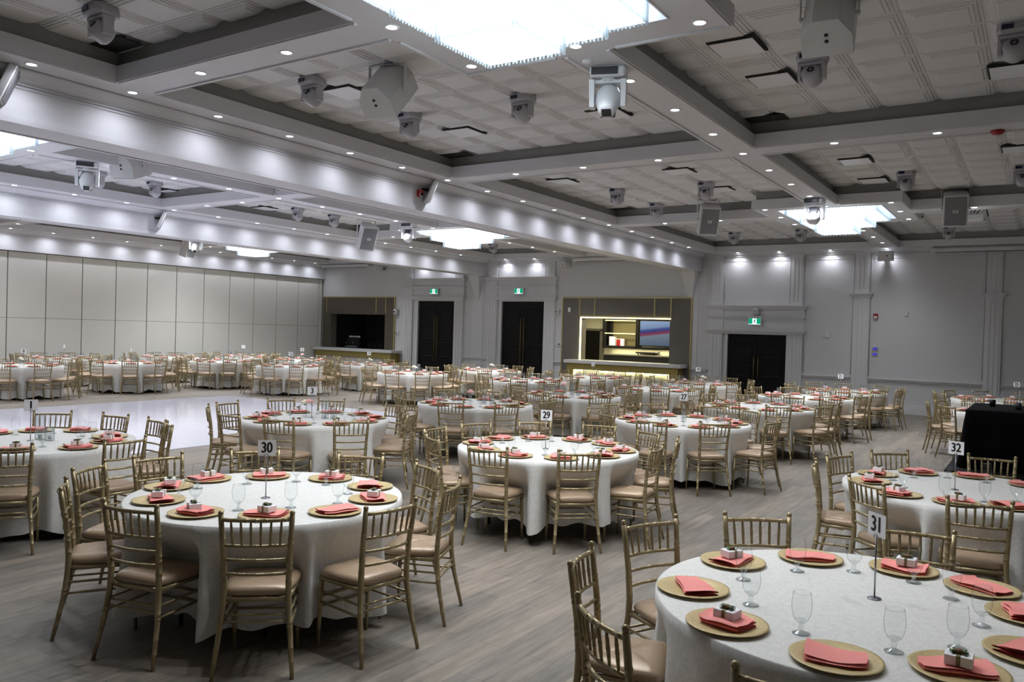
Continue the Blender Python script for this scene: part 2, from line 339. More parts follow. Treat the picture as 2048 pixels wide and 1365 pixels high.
# coffered ceiling
BAYS = [dict(x0=-8.86, x1=XR, cx=-3.51, le=-8.28, re=1.3, ch=(1, 1), n=5),
        dict(x0=-16.96, x1=-9.39, cx=-12.88, le=-16.32, re=-9.9, ch=(1, 1), n=6),
        dict(x0=XC+.08, x1=-17.49, cx=-21.2, le=-24.52, re=-18.0, ch=(0, 1), n=7)]
CB = [5.1, 10.9, 17.1]
for b in BAYS:
    x0, x1, cx = b['x0'], b['x1'], b['cx']
    hw = .24; py = [CB[0], CB[2]]
    def layer(mb, z0, z1, ins, dz=0):
        a = ins; h = hw-a
        ysegs = []
        pass
        # centre beam, broken at panels
        cuts = [YB+.5-a, CB[0]-1.34+a, CB[0]+1.34-a, CB[2]-1.34+a, CB[2]+1.34-a, 23.55+a]
        for i in (0, 2, 4): mb.box(cx-h, cx+h, cuts[i], cuts[i+1], z0, z1)
        for k, yb in enumerate(CB):
            off = 1.34-a if k != 1 else h
            mb.box(b['le']-a, cx-off, yb-h, yb+h, z0, z1); mb.box(cx+off, b['re']+a, yb-h, yb+h, z0, z1)
        mb.box(x0, b['le']-a, YB, YW, z0, z1); mb.box(b['re']+a, x1, YB, YW, z0, z1)
        mb.box(b['le']-a, b['re']+a, 23.55+a, YW, z0, z1); mb.box(b['le']-a, b['re']+a, YB, YB+.5-a, z0, z1)
        for yb in py:   # chandelier panels: square rings
            o = 1.34-a; i_ = .95 if z0 < ZF-.01 else .97
            mb.box(cx-o, cx+o, yb-o, yb-i_, z0, z1); mb.box(cx-o, cx+o, yb+i_, yb+o, z0, z1)
            mb.box(cx-o, cx-i_, yb-i_, yb+i_, z0, z1); mb.box(cx+i_, cx+o, yb-i_, yb+i_, z0, z1)
    s1 = MB(); layer(s1, ZS, ZF, 0); s2 = MB(); layer(s2, ZF, ZT+.02, .07)
    # edge mouldings under the beams
    def mold(xa, xb, ya, yb_): s1.box(xa, xb, ya, yb_, ZS-.016, ZS)
    t = .035
    for (xa, xb) in ((b['le']-.05, b['le']-.05+t), (b['re']+.05-t, b['re']+.05)):
        segs = [YB+.5] + [q for yb in CB for q in (yb-hw, yb+hw)] + [23.55]
        for i in range(0, len(segs), 2): mold(xa, xb, segs[i], segs[i+1])
    for side in (-1, 1):
        xa = cx+side*(hw-.03)-t/2
        segs = [YB+.5, CB[0]-1.34, CB[0]+1.34, CB[1]-hw, CB[1]+hw, CB[2]-1.34, CB[2]+1.34, 23.55]
        for i in range(0, len(segs), 2): mold(xa, xa+t, segs[i], segs[i+1])
        for yb, off in ((CB[0], 1.34), (CB[1], hw), (CB[2], 1.34)):
            ya = yb+side*(hw-.03)-t/2
            mold(b['le'], cx-off, ya, ya+t); mold(cx+off, b['re'], ya, ya+t)
        for yb in py:
            ya = yb+side*(1.34-.03)-t/2; xa = cx+side*(1.34-.03)-t/2
            mold(cx-1.3, cx-.3, ya, ya+t); mold(cx+.3, cx+1.3, ya, ya+t)
            mold(xa, xa+t, yb-1.3, yb-.3); mold(xa, xa+t, yb+.3, yb+1.3)
    struct('ceiling', s1, M['soffit']); struct('ceiling', s2, M['band'])
    # stepped tin-look tiles
    tl = MB(); S = .61; nx = int((x1-x0)/S)+2; ny = int((YW+.5)/S)+1
    for i in range(nx):
        for j in range(-1, ny):
            X = x0+(i+.5)*S-.2; Y = j*S+.1
            if not seen(X, Y, ZT, 260): continue
            if X-S/2 > x1 or X+S/2 < x0: continue
            rings = []
            for h_, z in ((S/2, 0), (S/2-.006, 0), (S/2-.010, -.008), (S/2-.035, -.008), (S/2-.041, -.02), (S/2-.066, -.02), (S/2-.072, -.031), (S/2-.098, -.031), (S/2-.106, -.040)):
                rings.append([(X-h_, Y-h_, ZT+z), (X-h_, Y+h_, ZT+z), (X+h_, Y+h_, ZT+z), (X+h_, Y-h_, ZT+z)])
            tl.loft(rings, False, True)
    tl.box(x0, x1, YB, YW, ZT+.005, ZT+.1)
    struct('ceiling', tl, M['tile'])
    # dark missing-tile strips in the coffer corners
    vd = MB()
    for yb in CB:
        for xx in (b['le']+.02, cx+hw+.02):
            if seen(xx, yb, ZT): vd.box(xx-.08, xx+.42, yb-hw-.26, yb-hw+.02, ZT-.05, ZT-.044)
    if vd.v: struct('ceiling', vd, M['void'])

# ------------------------------------------------------------------ far wall joinery
yt = YW
tr = MB()
def wb(x0, x1, z0, z1, d, y=YW): tr.box(x0, x1, y-d, y+.01, z0, z1)
def pilaster(x0, x1, z0, z1, d=.07, fl=True):
    wb(x0, x1, z0, z1, d)
    if fl:
        w_ = (x1-x0)/7
        for k in range(3): wb(x0+w_*(1.2+2*k)-.01, x0+w_*(1.2+2*k)+w_*.9, z0+.12, z1-.08, d+.012)
def cornice(x0, x1, z, d=.1): wb(x0-.03, x1+.03, z-.03, z, d+.09); wb(x0, x1, z-.07, z-.03, d+.05); wb(x0+.02, x1-.02, z-.11, z-.07, d+.02)
def doorcase(D, zc, z1, z2, pl, pr_, up):
    xl, xr, zt = D
    pilaster(pl[0], pl[1], 0, zc); pilaster(pr_[0], pr_[1], 0, zc)
    wb(xl-.08, xl, 0, zt+.08, .05); wb(xr, xr+.06, 0, zt+.08, .05); wb(xl, xr, zt, zt+.08, .05)
    # entablature
    wb(pl[0]-.04, pr_[1]+.04, zc, zc+.08, .1); cornice(pl[0]-.07, pr_[1]+.07, zc+.06, .1)
    wb(pl[0]-.02, pr_[1]+.02, zc+.08, z2-.05, .06); wb(pl[0]-.04, pl[1]+.02, zc+.08, z2-.05, .09); wb(pr_[0]-.02, pr_[1]+.04, zc+.08, z2-.05, .09)
    cornice(pl[0]-.05, pr_[1]+.05, z1, .078)
    cornice(pl[0]-.1, pr_[1]+.1, z2, .12)
    # upper fluted strips and round-cornered panel
    pilaster(pl[0]+.02, pl[1]-.02, z2, 4.38, .06); pilaster(pr_[0]+.02, pr_[1]-.02, z2, 4.38, .06)
doorcase(D3, 2.10, 2.57, 2.89, (-8.52, -8.12), (-6.17, -5.78), 1)
doorcase(D2, 3.07, 3.52, 3.82, (-16.80, -16.40), (-14.40, -14.0), 1)
doorcase(D1, 3.07, 3.52, 3.82, (-20.76, -20.34), (-18.3, -17.9), 1)
for xa, xb in ((-16.98, -16.84), (-17.9, -17.75)): pass
# crown along the far wall and thin picture line
for xa, xb in ((-17.05, -9.39), (-8.95, XR), (XC, -17.49)):
    wb(xa, xb, 4.36, 4.45, .05); wb(xa, xb, 4.40, 4.45, .1); wb(xa, xb, 4.20, 4.212, .012)
# chair rails, bases
for xa, xb in ((-5.74, -4.47), (-4.0, -1.3), (-.88, XR), (-9.1, -8.56), (-17.86, -16.84), (-14.0, -13.72), (-21.2, -20.8)):
    wb(xa, xb, .85, .90, .04); wb(xa, xb, .90, .93, .07); wb(xa, xb, .80, .812, .012)
# panel pilasters right of the low door
pilaster(-4.44, -4.02, 0, 3.2, .05); cornice(-4.50, -3.96, 3.25, .07); pilaster(-4.42, -4.04, 3.25, 4.36, .06)
pilaster(-1.28, -.9, 0, 3.18, .06); cornice(-1.34, -.84, 3.25, .07); pilaster(-1.26, -.92, 3.25, 4.36, .06)
# wide columns under the bulkheads
for xa, xb in ((-9.39, -8.95), (-17.49, -17.05)):
    wb(xa-.02, xb+.02, 0, 3.9, .02)
    ring0 = [(xa-.02, YW, 3.92), (xb+.02, YW, 3.92), (xb+.02, YW-.35, 3.92), (xa-.02, YW-.35, 3.92)]
    xm = (xa+xb)/2; ring1 = [(xm-.06, YW, 3.05), (xm+.06, YW, 3.05), (xm+.06, YW-.03, 3.05), (xm-.06, YW-.03, 3.05)]
    tr.loft([ring1, ring0], True, True)
struct('trim_5', tr, M['trim'])
bb = MB()
for xa, xb in ((-5.74, -4.46), (-4.0, -1.3), (-.88, XR), (-9.1, -8.56), (-17.86, -16.84), (-14.0, -13.7), (-21.25, -20.8)):
    bb.box(xa, xb, YW-.03, YW, 0, .22); bb.box(xa, xb, YW-.045, YW, 0, .16); bb.box(xa, xb, YW-.02, YW, .22, .25)
struct('baseboard_far', bb, M['trim'])
# frames around the upper wall panels (arched corners)
for (xa, xb) in ((-8.12, -6.18), (-16.4, -14.42), (-20.3, -18.32), (-5.74, -4.46), (-4.0, -1.3)):
    pts = []; r_ = .12
    for k in range(7):
        a = PI - k*PI/2/6; pts.append((xa+r_+r_*math.cos(a), YW-.02, 4.34-r_+r_*math.sin(a)))
    for k in range(7):
        a = PI/2 - k*PI/2/6; pts.append((xb-r_+r_*math.cos(a), YW-.02, 4.34-r_+r_*math.sin(a)))
    zb = 2.95 if xb == -6.18 else (3.85 if xb < -9 else 1.0)
    mbp = MB().tube([(xa, YW-.02, zb)]+pts+[(xb, YW-.02, zb)], .014, 6)
    struct('trim_6', mbp, M['trim'])

# ------------------------------------------------------------------ doors
def panel_door(n, D, hz, hl, label):
    xl, xr, zt = D; root = empty(n, ((xl+xr)/2, YW+.06, 0)); tag(root, label, None, None, 'structure')
    wd = (xr-xl)/2
    for s in (-1, 1):
        mb = MB(); x0, x1 = (-wd, -.004) if s < 0 else (.004, wd)
        mb.box(x0, x1, -.02, .03, .01, zt-.01)
        rows = 4 if zt > 2.5 else 3; hh = (zt-.35)/rows
        for r in range(rows):
            za = .2+r*hh; m_ = .13
            mb.loft([[(x0+m_, -.02, za), (x1-m_, -.02, za), (x1-m_, -.02, za+hh-.1), (x0+m_, -.02, za+hh-.1)],
                     [(x0+m_+.01, -.034, za+.01), (x1-m_-.01, -.034, za+.01), (x1-m_-.01, -.034, za+hh-.11), (x0+m_+.01, -.034, za+hh-.11)],
                     [(x0+m_+.03, -.034, za+.03), (x1-m_-.03, -.034, za+.03), (x1-m_-.03, -.034, za+hh-.13), (x0+m_+.03, -.034, za+hh-.13)],
                     [(x0+m_+.05, -.024, za+.05), (x1-m_-.05, -.024, za+.05), (x1-m_-.05, -.024, za+hh-.15), (x0+m_+.05, -.024, za+hh-.15)]], False, True)
        leaf = obj('door_leaf', mb, root, m=M['door'])
        hx = s*.065; hb = MB().tube([(hx, -.09, hz[0]), (hx, -.09, hz[1])], .014, 8)
        for zz in (hz[0]+.12, hz[1]-.12): hb.tube([(hx, -.09, zz), (hx, -.02, zz)], .01, 6)
        h = obj('door_handle', hb, leaf, m=M['brass']); h['label'] = 'long brass pull handle'
panel_door('door_1', D1, (.7, 2.38), 1.6, 'tall dark double door beside the unlit bar'); panel_door('door_2', D2, (.7, 2.38), 1.6, 'tall dark double door beside the lit bar')
panel_door('door_3', D3, (.72, 1.38), .6, 'low dark double door right of the main bulkhead')
struct('wall_behind', MB().box(-20.3, -14.2, YW+.25, YW+.3, 0, 3.1).box(-8.2, -6, YW+.25, YW+.3, 0, 2.2), M['door'])

# ------------------------------------------------------------------ bars in the far wall
def bar(name, ox0, ox1, hx0, hx1, cx0, cx1, strips, lit, label, pan):
    r = empty(name, ((ox0+ox1)/2, YW, 0)); tag(r, label, 'bar counter'); X = (ox0+ox1)/2
    def rel(mb): mb.v = [(x-X, y-YW, z) for x, y, z in mb.v]; return mb
    sur = wall_holes(YW-.05, YW-.012, ox0, ox1, .0, 3.10, [(hx0, hx1, 0, 2.45)]); obj('surround_panel', rel(sur), r, m=M['taupe'] if lit else M['taupe_unlit'])
    g = MB(); g.box(ox0-.03, ox1+.03, YW-.065, YW-.01, 3.09, 3.13); g.box(ox1-.005, ox1+.035, YW-.065, YW-.01, 0, 3.1)
    if lit: g.box(ox0-.035, ox0+.005, YW-.065, YW-.01, 0, 3.1)
    for s in strips: g.box(s-.02, s+.02, YW-.062, YW-.01, 2.46, 3.1)
    o = obj('gold_edging', rel(g), r, m=M['goldtrim']); o['label'] = 'thin gold metal edging strips'
    rev = MB().box(hx0-.01, hx0+.03, YW-.03, YW+.3, .95, 2.45).box(hx1-.03, hx1+.01, YW-.03, YW+.3, .95, 2.45).box(hx0, hx1, YW-.03, YW+.3, 2.42, 2.46)
    obj('opening_reveal', rel(rev), r, m=M['taupe'])
    yf = YW-.62
    top = MB().bbox(cx0, cx1, yf, YW+.3, .93, 1.035, .008); o = obj('countertop', rel(top), r, m=M['quartz']); o['label'] = 'thick white quartz worktop'
    base = MB(); bx0, bx1 = cx0+.08, cx1-.12
    base.box(bx0, bx1, yf+.09, YW+.1, .72, .93); base.box(bx0, pan[0], yf+.09, YW+.1, 0, .72); base.box(pan[1], bx1, yf+.09, YW+.1, 0, .72); base.box(bx0, bx1, yf+.16, YW+.1, .0, .1)
    obj('counter_base', rel(base), r, m=M['goldpanel'])
    fp = MB().box(pan[0], pan[1], yf+.17, yf+.2, .0, .73); obj('front_panel', rel(fp), r, m=M['bar_white'])
    if lit:
        l = MB().box(pan[0]+.02, pan[1]-.02, yf+.12, yf+.165, .69, .715).box(pan[1]-.02, pan[1]-.005, yf+.12, yf+.16, .1, .7).box(pan[0]+.005, pan[0]+.02, yf+.12, yf+.16, .1, .7); obj('led_strip', rel(l), r, m=M['led'])
        l = MB().box(hx0-.005, hx0+.035, YW-.07, YW-.045, 1.03, 2.46).box(hx0, hx1, YW-.07, YW-.045, 2.435, 2.462); obj('led_strip', rel(l), r, m=M['led'])
    return r
bar('bar_counter', -13.67, -9.13, -12.99, -9.79, -13.28, -9.2, (-13.03, -12.47, -10.34, -9.79), True, 'lit bar counter with glowing yellow edges in the far wall', (-12.95, -9.6))
bar('bar_counter', -25.2, -21.26, -24.77, -21.72, -25.15, -20.85, (-24.98, -22.21, -21.7), False, 'unlit dark bar counter at the left end of the far wall', (-24.75, -21.4))
# rooms behind
def backroom(x0, x1, m):
    mb = MB().box(x0-.1, x0, YW+.25, YW+2.5, 0, 3).box(x1, x1+.1, YW+.25, YW+2.5, 0, 3).box(x0-.1, x1+.1, YW+2.5, YW+2.6, 0, 3).box(x0-.1, x1+.1, YW+.25, YW+2.6, 2.7, 2.8)
    struct('wall_bar', mb, m)
backroom(-15.2, -9.2, M['cabin_wall']); backroom(-25.2, -21.2, mat('unlit_room_wall', (62, 60, 58), .8))  # unlit bar's walls get a dark colour that stands in for shade
def al(name, e, loc, size, col, rot=(0, 0, 0)):
    l = bpy.data.lights.new(name, 'AREA'); l.energy = e; l.size = size[0]; l.shape = 'RECTANGLE'; l.size_y = size[1]; l.color = col
    o = bpy.data.objects.new(name, l); COL.objects.link(o); o.location = loc; o.rotation_euler = rot; return o
# lit bar interior (back wall y = 26.5)
yb = YW+2.45
root = empty('wall_cabinet', (-11.9, yb, 1.45)); tag(root, 'black wall cabinet with glowing shelves inside the lit bar', 'cabinet')
obj('cabinet_frame', wall_holes(-.35, -.3, -1.35, 0, 0, 1.05, [(-1.2, -.05, .06, .98)]).box(-1.35, 1.7, -.3, 0, -.03, .03).box(-1.35, 1.7, -.3, 0, 1.0, 1.08).box(-1.35, -1.3, -.3, 0, 0, 1.05).box(-.03, .03, -.35, 0, 0, 1.05), root, m=M['dark'])
obj('cabinet_back', MB().box(-1.3, -.05, -.03, -.01, .03, 1.0), root, m=mat('cabinet_mirror', (126, 116, 84), .25, .3))
obj('cabinet_back', MB().box(-1.3, -1.08, -.06, -.03, .03, 1.0), root, m=M['dark'])
for z in (.48, .94): obj('led_strip', MB().box(-1.25, -.08, -.36, -.33, z, z+.03), root, m=M['led_dim'])
obj('shelf', MB().box(-1.25, -.05, -.3, -.03, .47, .485), root, m=M['glass'])
tv = empty('television', (-10.92, yb-.42, 1.98)); tag(tv, 'flat television with blue and red picture inside the lit bar', 'television')
obj('bezel', MB().bbox(-.85, .85, -.02, .04, -.45, .45, .008), tv, m=M['screen']); obj('screen', MB().box(-.82, .82, -.026, -.02, -.42, .42), tv, m=M['tv'])
tag(centred('display_box', MB().box(-13.02, -12.8, yb-.25, yb-.12, 1.50, 1.83), M['white']), 'tall white box standing in the lit bar cabinet', 'box')
rb = empty('display_box', (-12.6, yb-.2, 1.49)); tag(rb, 'short white box with red front in the lit bar cabinet', 'box')
obj('box_body', MB().box(-.14, .14, -.05, .05, 0, .27), rb, m=M['white']); obj('box_print', MB().box(-.13, .02, -.056, -.05, .01, .25), rb, m=M['red'])
bc = empty('back_counter', (-11.55, yb-.3, 0)); tag(bc, 'dark back counter with black top inside the lit bar', 'counter')
obj('counter_body', MB().box(-1.5, 1.9, -.3, .25, 0, 1.17), bc, m=M['dark']); obj('counter_top', MB().bbox(-1.52, 1.92, -.33, .26, 1.17, 1.22, .006), bc, m=M['taupe'])
gr = empty('griddle', (-11.55, yb-.2, 1.22)); tag(gr, 'black tabletop griddle pan on the back counter of the lit bar', 'griddle')
obj('griddle_plate', MB().bbox(-.38, .38, -.18, .18, .05, .1, .01), gr, m=M['bmetal'])
for s in ((-.3, -.12), (.3, -.12), (-.3, .12), (.3, .12)): obj('foot', MB().lathe([(.02, 0), (.02, .07)], 8, (s[0], s[1], 0), cap=True), gr, m=M['bmetal'])
obj('handle', MB().tube([(.38, 0, .08), (.46, 0, .12), (.5, 0, .16)], .012, 6), gr, m=M['bmetal'])
dr = empty('door_4', (-13.85, YW+2.46, 0)); tag(dr, 'dark inner door at the back of the lit bar', None, None, 'structure'); obj('door_leaf', MB().box(-.42, .34, -.03, 0, 0, 2.02), dr, m=M['door']); obj('door_frame', MB().box(.34, .5, -.05, 0, 0, 2.06).box(-.45, .5, -.05, 0, 2.02, 2.1), dr, m=M['taupe'])
it = empty('intercom', (-13.38, yb, 1.6)); tag(it, 'small black wall intercom handset beside the inner bar door', 'intercom'); obj('cradle', MB().bbox(-.05, .05, -.03, .0, 0, .22, .005), it, m=M['bmetal']); obj('handset', MB().bbox(-.03, .03, -.06, -.03, .02, .2, .008), it, m=M['fix_g'])
al('bar_room_light', 90, (-11.9, YW+1.2, 2.6), (3, .4), (1, .93, .62)); al('under_cabinet_light', 16, (-11.7, yb-.2, 1.41), (2.6, .12), (1, .92, .55))
# dark bar interior things
em = empty('espresso_machine', (-24.0, YW+.7, 1.035)); tag(em, 'dark espresso machine with chrome fittings on the unlit bar', 'espresso machine')
obj('machine_body', MB().bbox(-.38, .38, -.2, .25, .03, .42, .02), em, m=M['bmetal']); obj('grip', MB().tube([(-.3, -.3, .2), (-.3, -.2, .2)], .02, 8).tube([(.1, -.3, .2), (.1, -.2, .2)], .02, 8), em, m=M['steel'])
obj('drip_tray', MB().box(-.34, .34, -.3, -.2, .03, .08), em, m=M['steel'])
for k in range(6): tag(obj('cup', MB().lathe([(.02, 0), (.035, .03), (.04, .07), (.036, .07), (.018, .01)], 10), None, (-24.3+.11*k, YW+.65, 1.455+.0), 0, M['white']), 'white cup %s on the dark espresso machine' % ['at the left end', 'second from left', 'third from left', 'third from right', 'second from right', 'at the right end'][k], 'cup', 'cups on the espresso machine')
for k in range(5):
    tag(obj('liquor_bottle', MB().lathe([(.038, 0), (.04, .02), (.04, .18), (.015, .24), (.014, .3), (.001, .3)], 12, cap=True), None, (-23.3+.16*k, YW+.8, 1.0), 0, M['bmetal']), 'dark bottle %s behind the unlit bar counter' % ['first from the espresso machine', 'second from the espresso machine', 'third from the espresso machine', 'fourth from the espresso machine', 'fifth and last right of the espresso machine'][k], 'bottle', 'bottles behind the unlit bar')
tag(centred('back_counter', MB().bbox(-24.7, -21.8, YW+.5, YW+1.1, 0, 1.0, .01), M['dark']), 'dark worktop cabinet inside the unlit bar', 'counter')

# ------------------------------------------------------------------ small wall fittings
def exit_sign(x, z, label):
    r = empty('exit_sign', (x, YW-.16, z)); tag(r, label, 'exit sign', 'green running-man exit signs')
    obj('housing', MB().bbox(-.19, .19, -.03, .03, 0, .22, .006), r, m=M['fix_w'])
    obj('green_face', MB().box(-.17, .17, -.034, -.03, .025, .195), r, m=M['exit_g'])
    obj('white_panel', MB().box(-.062, .062, -.037, -.034, .03, .19).box(-.17, .17, -.036, -.034, .02, .032), r, m=M['exit_w'])
    p = MB(); y0, y1 = -.041, -.037
    p.add([(.022+.013*math.cos(a*PI/4), y1, .168+.013*math.sin(a*PI/4)) for a in range(8)]+[(.022+.013*math.cos(a*PI/4), y0, .168+.013*math.sin(a*PI/4)) for a in range(8)], [tuple(range(8, 16))])
    def limb(a, b, w_):
        a = Vector((a[0], 0, a[1])); b = Vector((b[0], 0, b[1])); d = (b-a).normalized(); n = Vector((-d.z, 0, d.x))*w_/2
        q = [a+n, a-n, b-n, b+n]; p.add([(v.x, y0, v.z) for v in q], [(0, 1, 2, 3)])
    limb((.016, .15), (-.004, .1), .026); limb((-.004, .1), (.02, .075), .014); limb((.02, .075), (.015, .045), .012); limb((-.004, .1), (-.02, .07), .014); limb((-.02, .07), (-.045, .066), .012)
    limb((.014, .146), (.036, .125), .01); limb((.014, .146), (-.016, .145), .01); limb((-.016, .145), (-.03, .12), .009)
    q = obj('running_figure', p, r, m=M['black']); q['label'] = 'dark running man pictogram'
    obj('bracket', MB().box(-.2, -.17, -.02, .15, .21, .235).box(.17, .2, -.02, .15, .21, .235), r, m=M['fix_w'])
exit_sign(-7.12, 2.31, 'green exit sign over the low double door at right')
exit_sign(-15.41, 3.22, 'green exit sign over the double door beside the lit bar')
exit_sign(-19.2, 3.22, 'green exit sign over the double door beside the unlit bar')
def small(name, x, z, w_, h, d, m, label, cat, y=YW, extra=None):
    r = empty(name, (x, y, z)); tag(r, label, cat)
    obj('housing', MB().bbox(-w_/2, w_/2, -d, 0, -h/2, h/2, min(w_, h, d)*.2), r, m=m)
    if extra: extra(r)
    return r
small('emergency_light', -7.1, 2.71, .18, .2, .16, M['spk'], 'small white box fixed above the exit sign of the low door', 'emergency light', YW-.06, lambda r: obj('lens', MB().box(-.05, .05, -.165, -.16, -.05, .05), r, m=M['fix_g']))
def redx(r): obj('lens', MB().bbox(-.04, .04, -.08, -.06, -.06, .0, .005), r, m=M['fix_w'])
small('fire_alarm_strobe', -3.86, 2.62, .12, .14, .06, M['red'], 'red fire alarm strobe on the far wall right of the pilaster', 'fire alarm', YW, redx)
for z, lb in ((1.73, 'upper small wall thermostat with blue display on the far wall'), (1.58, 'lower small wall thermostat with blue display on the far wall')):
    small('thermostat', -3.85, z, .16, .1, .03, M['fix_g'], lb, 'thermostat', YW, lambda r: obj('display', MB().box(-.05, .05, -.034, -.03, -.025, .03), r, m=M['lcd']))
small('wall_sensor', -3.11, 2.70, .08, .14, .03, M['trim'], 'small white motion sensor plate on the bare right wall', 'sensor')
small('wall_speaker_disc', -5.10, 2.07, .14, .14, .04, M['trim'], 'small round white plate on the wall right of the low door', 'wall plate')
small('wall_plate', -13.43, 2.70, .09, .15, .02, M['fix_w'], 'white blank plate on the brown bar surround', 'wall plate', YW-.05)
small('thermostat', -13.8, 1.52, .18, .14, .04, M['trim'], 'white thermostat with dark knob between tall door and lit bar', 'thermostat', YW, lambda r: obj('knob', MB().ball((0, -.05, 0), .03), r, m=M['black']))
small('thermostat', -21.1, 1.72, .16, .12, .04, M['trim'], 'white thermostat with dark knob right of the unlit bar', 'thermostat', YW, lambda r: obj('knob', MB().ball((-.03, -.05, 0), .025), r, m=M['black']))
small('security_camera', -21.12, 2.54, .16, .22, .2, M['spk'], 'white box camera on the wall right of the unlit bar', 'camera', YW, lambda r: obj('lens', MB().lathe([(.03, 0), (.03, .03)], 10, cap=True).tf(Matrix.Translation((0, -.2, 0)) @ Matrix.Rotation(PI/2, 4, 'X')), r, m=M['black']))
small('security_camera', -13.86, 2.62, .1, .16, .16, M['spk'], 'white box camera on the wall left of the lit bar', 'camera', YW, lambda r: obj('lens', MB().lathe([(.02, 0), (.02, .03)], 10, cap=True).tf(Matrix.Translation((0, -.16, 0)) @ Matrix.Rotation(PI/2, 4, 'X')), r, m=M['black']))
def screen_case(x0, x1, z, label):
    r = empty('projector_screen', ((x0+x1)/2, YW-.3, z)); tag(r, label, 'projector screen'); L = (x1-x0)/2
    obj('roller_case', MB().bbox(-L, L, -.07, .07, 0, .11, .02), r, m=M['trim']); o = obj('screen_slot', MB().box(-L+.12, L-.12, -.045, .0, -.012, 0), r, m=M['bmetal'])
    obj('bracket', MB().box(-L+.05, -L+.1, .0, .3, .05, .1).box(L-.1, L-.05, .0, .3, .05, .1), r, m=M['trim'])
screen_case(-2.55, 1.9, 4.30, 'long white projector screen case at the top right of the far wall')
screen_case(-13.2, -10.6, 4.30, 'white projector screen case above the lit bar')
screen_case(-25.0, -22.4, 4.30, 'white projector screen case above the unlit bar')

# ------------------------------------------------------------------ downlights
trim_me = MB().lathe([(.045, .0), (.048, -.006), (.06, -.007), (.066, -.002), (.066, .0)], 20).mesh('trim_ring', M['fix_w'])
lens_me = MB().lathe([(.001, -.001), (.045, -.001)], 20).mesh('lens', M['dl'])
ORD = ['first', 'second', 'third', 'fourth', 'fifth', 'sixth', 'seventh', 'eighth', 'ninth', 'tenth', 'eleventh', 'twelfth', 'thirteenth', 'fourteenth', 'fifteenth', 'sixteenth', 'seventeenth', 'eighteenth', 'nineteenth', 'twentieth', 'last']
def spotdata(name, wt, ang=110, bl=.9):
    l = bpy.data.lights.new(name, 'SPOT'); l.energy = wt; l.spot_size = math.radians(ang); l.spot_blend = bl; l.shadow_soft_size = .035; l.color = (.93, .95, 1.0); return l
LD = spotdata('downlight_lamp', DL_W, 130, 1.0); LD2 = spotdata('downlight_lamp', DL_W*1.5, 130, 1.0); LW = spotdata('wash_lamp', DL_W*.27, 158, 1.0); LW.color = (.86, .89, 1.0); LF = spotdata('far_wash_lamp', DL_W*.3, 140, 1.0); LF.color = (.88, .9, 1.0)
def downlights(pts, row, ld, z=ZS):
    pts = [p for p in pts if 3.4 < p[1] < YW]
    vis = sorted([p for p in pts if seen(p[0], p[1], z, 30)], key=lambda p: (-p[1], p[0]))
    for p in pts:
        if p in vis:
            r = empty('recessed_downlight', (p[0], p[1], z)); k = vis.index(p)
            tag(r, '%s downlight from the far end, %s' % (ORD[min(k, 20)], row), 'downlight', 'recessed downlights in the soffits')
            obj('trim_ring', trim_me, r); obj('lens', lens_me, r)
            lo = bpy.data.objects.new('lamp', ld); COL.objects.link(lo); lo.parent = r; lo.location = (0, 0, -.02)
        else:
            lo = bpy.data.objects.new('lamp', ld); COL.objects.link(lo); lo.location = (p[0], p[1], z-.02)
yA = [-1.6, -.4, .75, 1.9, 3.0, 4.10, 5.17, 6.28, 7.4, 8.53, 9.67, 10.83, 12.0, 13.2, 14.4, 15.65, 16.9, 18.15, 19.4, 20.7, 21.95]
downlights([(-8.50, y) for y in yA], 'in the row along the nearest bulkhead', LW)
yBl = [3.1, 4.25, 5.4, 6.55, 7.73, 8.88, 10.01, 11.15, 12.32, 13.47, 14.66, 15.85, 17.07, 18.2, 19.37, 20.62, 21.95]
downlights([(-16.58, y) for y in yBl], 'in the row along the second bulkhead', LW)
yCl = [6.9, 8.05, 9.2, 10.35, 11.5, 12.7, 13.9, 15.03, 16.23, 17.4, 18.56, 19.75, 20.9, 22.0, 23.1]
downlights([(-24.82, y) for y in yCl], 'in the row over the folding partition', LW)
yc = [-2.3, -1.1, .1, 1.3, 2.5, 7.34, 8.52, 9.76, 10.97, 12.22, 13.48, 14.73, 19.8, 21.08, 22.4]
downlights([(-3.51, y) for y in yc], 'on the central beam of the nearest bay', LD)
downlights([(-12.88, y) for y in (.3, 1.5, 2.7, 7.52, 8.64, 9.79, 10.97, 12.15, 13.28, 14.48, 19.35, 20.61, 21.9)], 'on the central beam of the middle bay', LD2)
downlights([(-21.2, y) for y in (3, 4.2, 7.5, 9, 10.97, 12.2, 13.4, 14.6, 19.35, 20.61, 21.9)], 'on the central beam of the far bay', LD2)
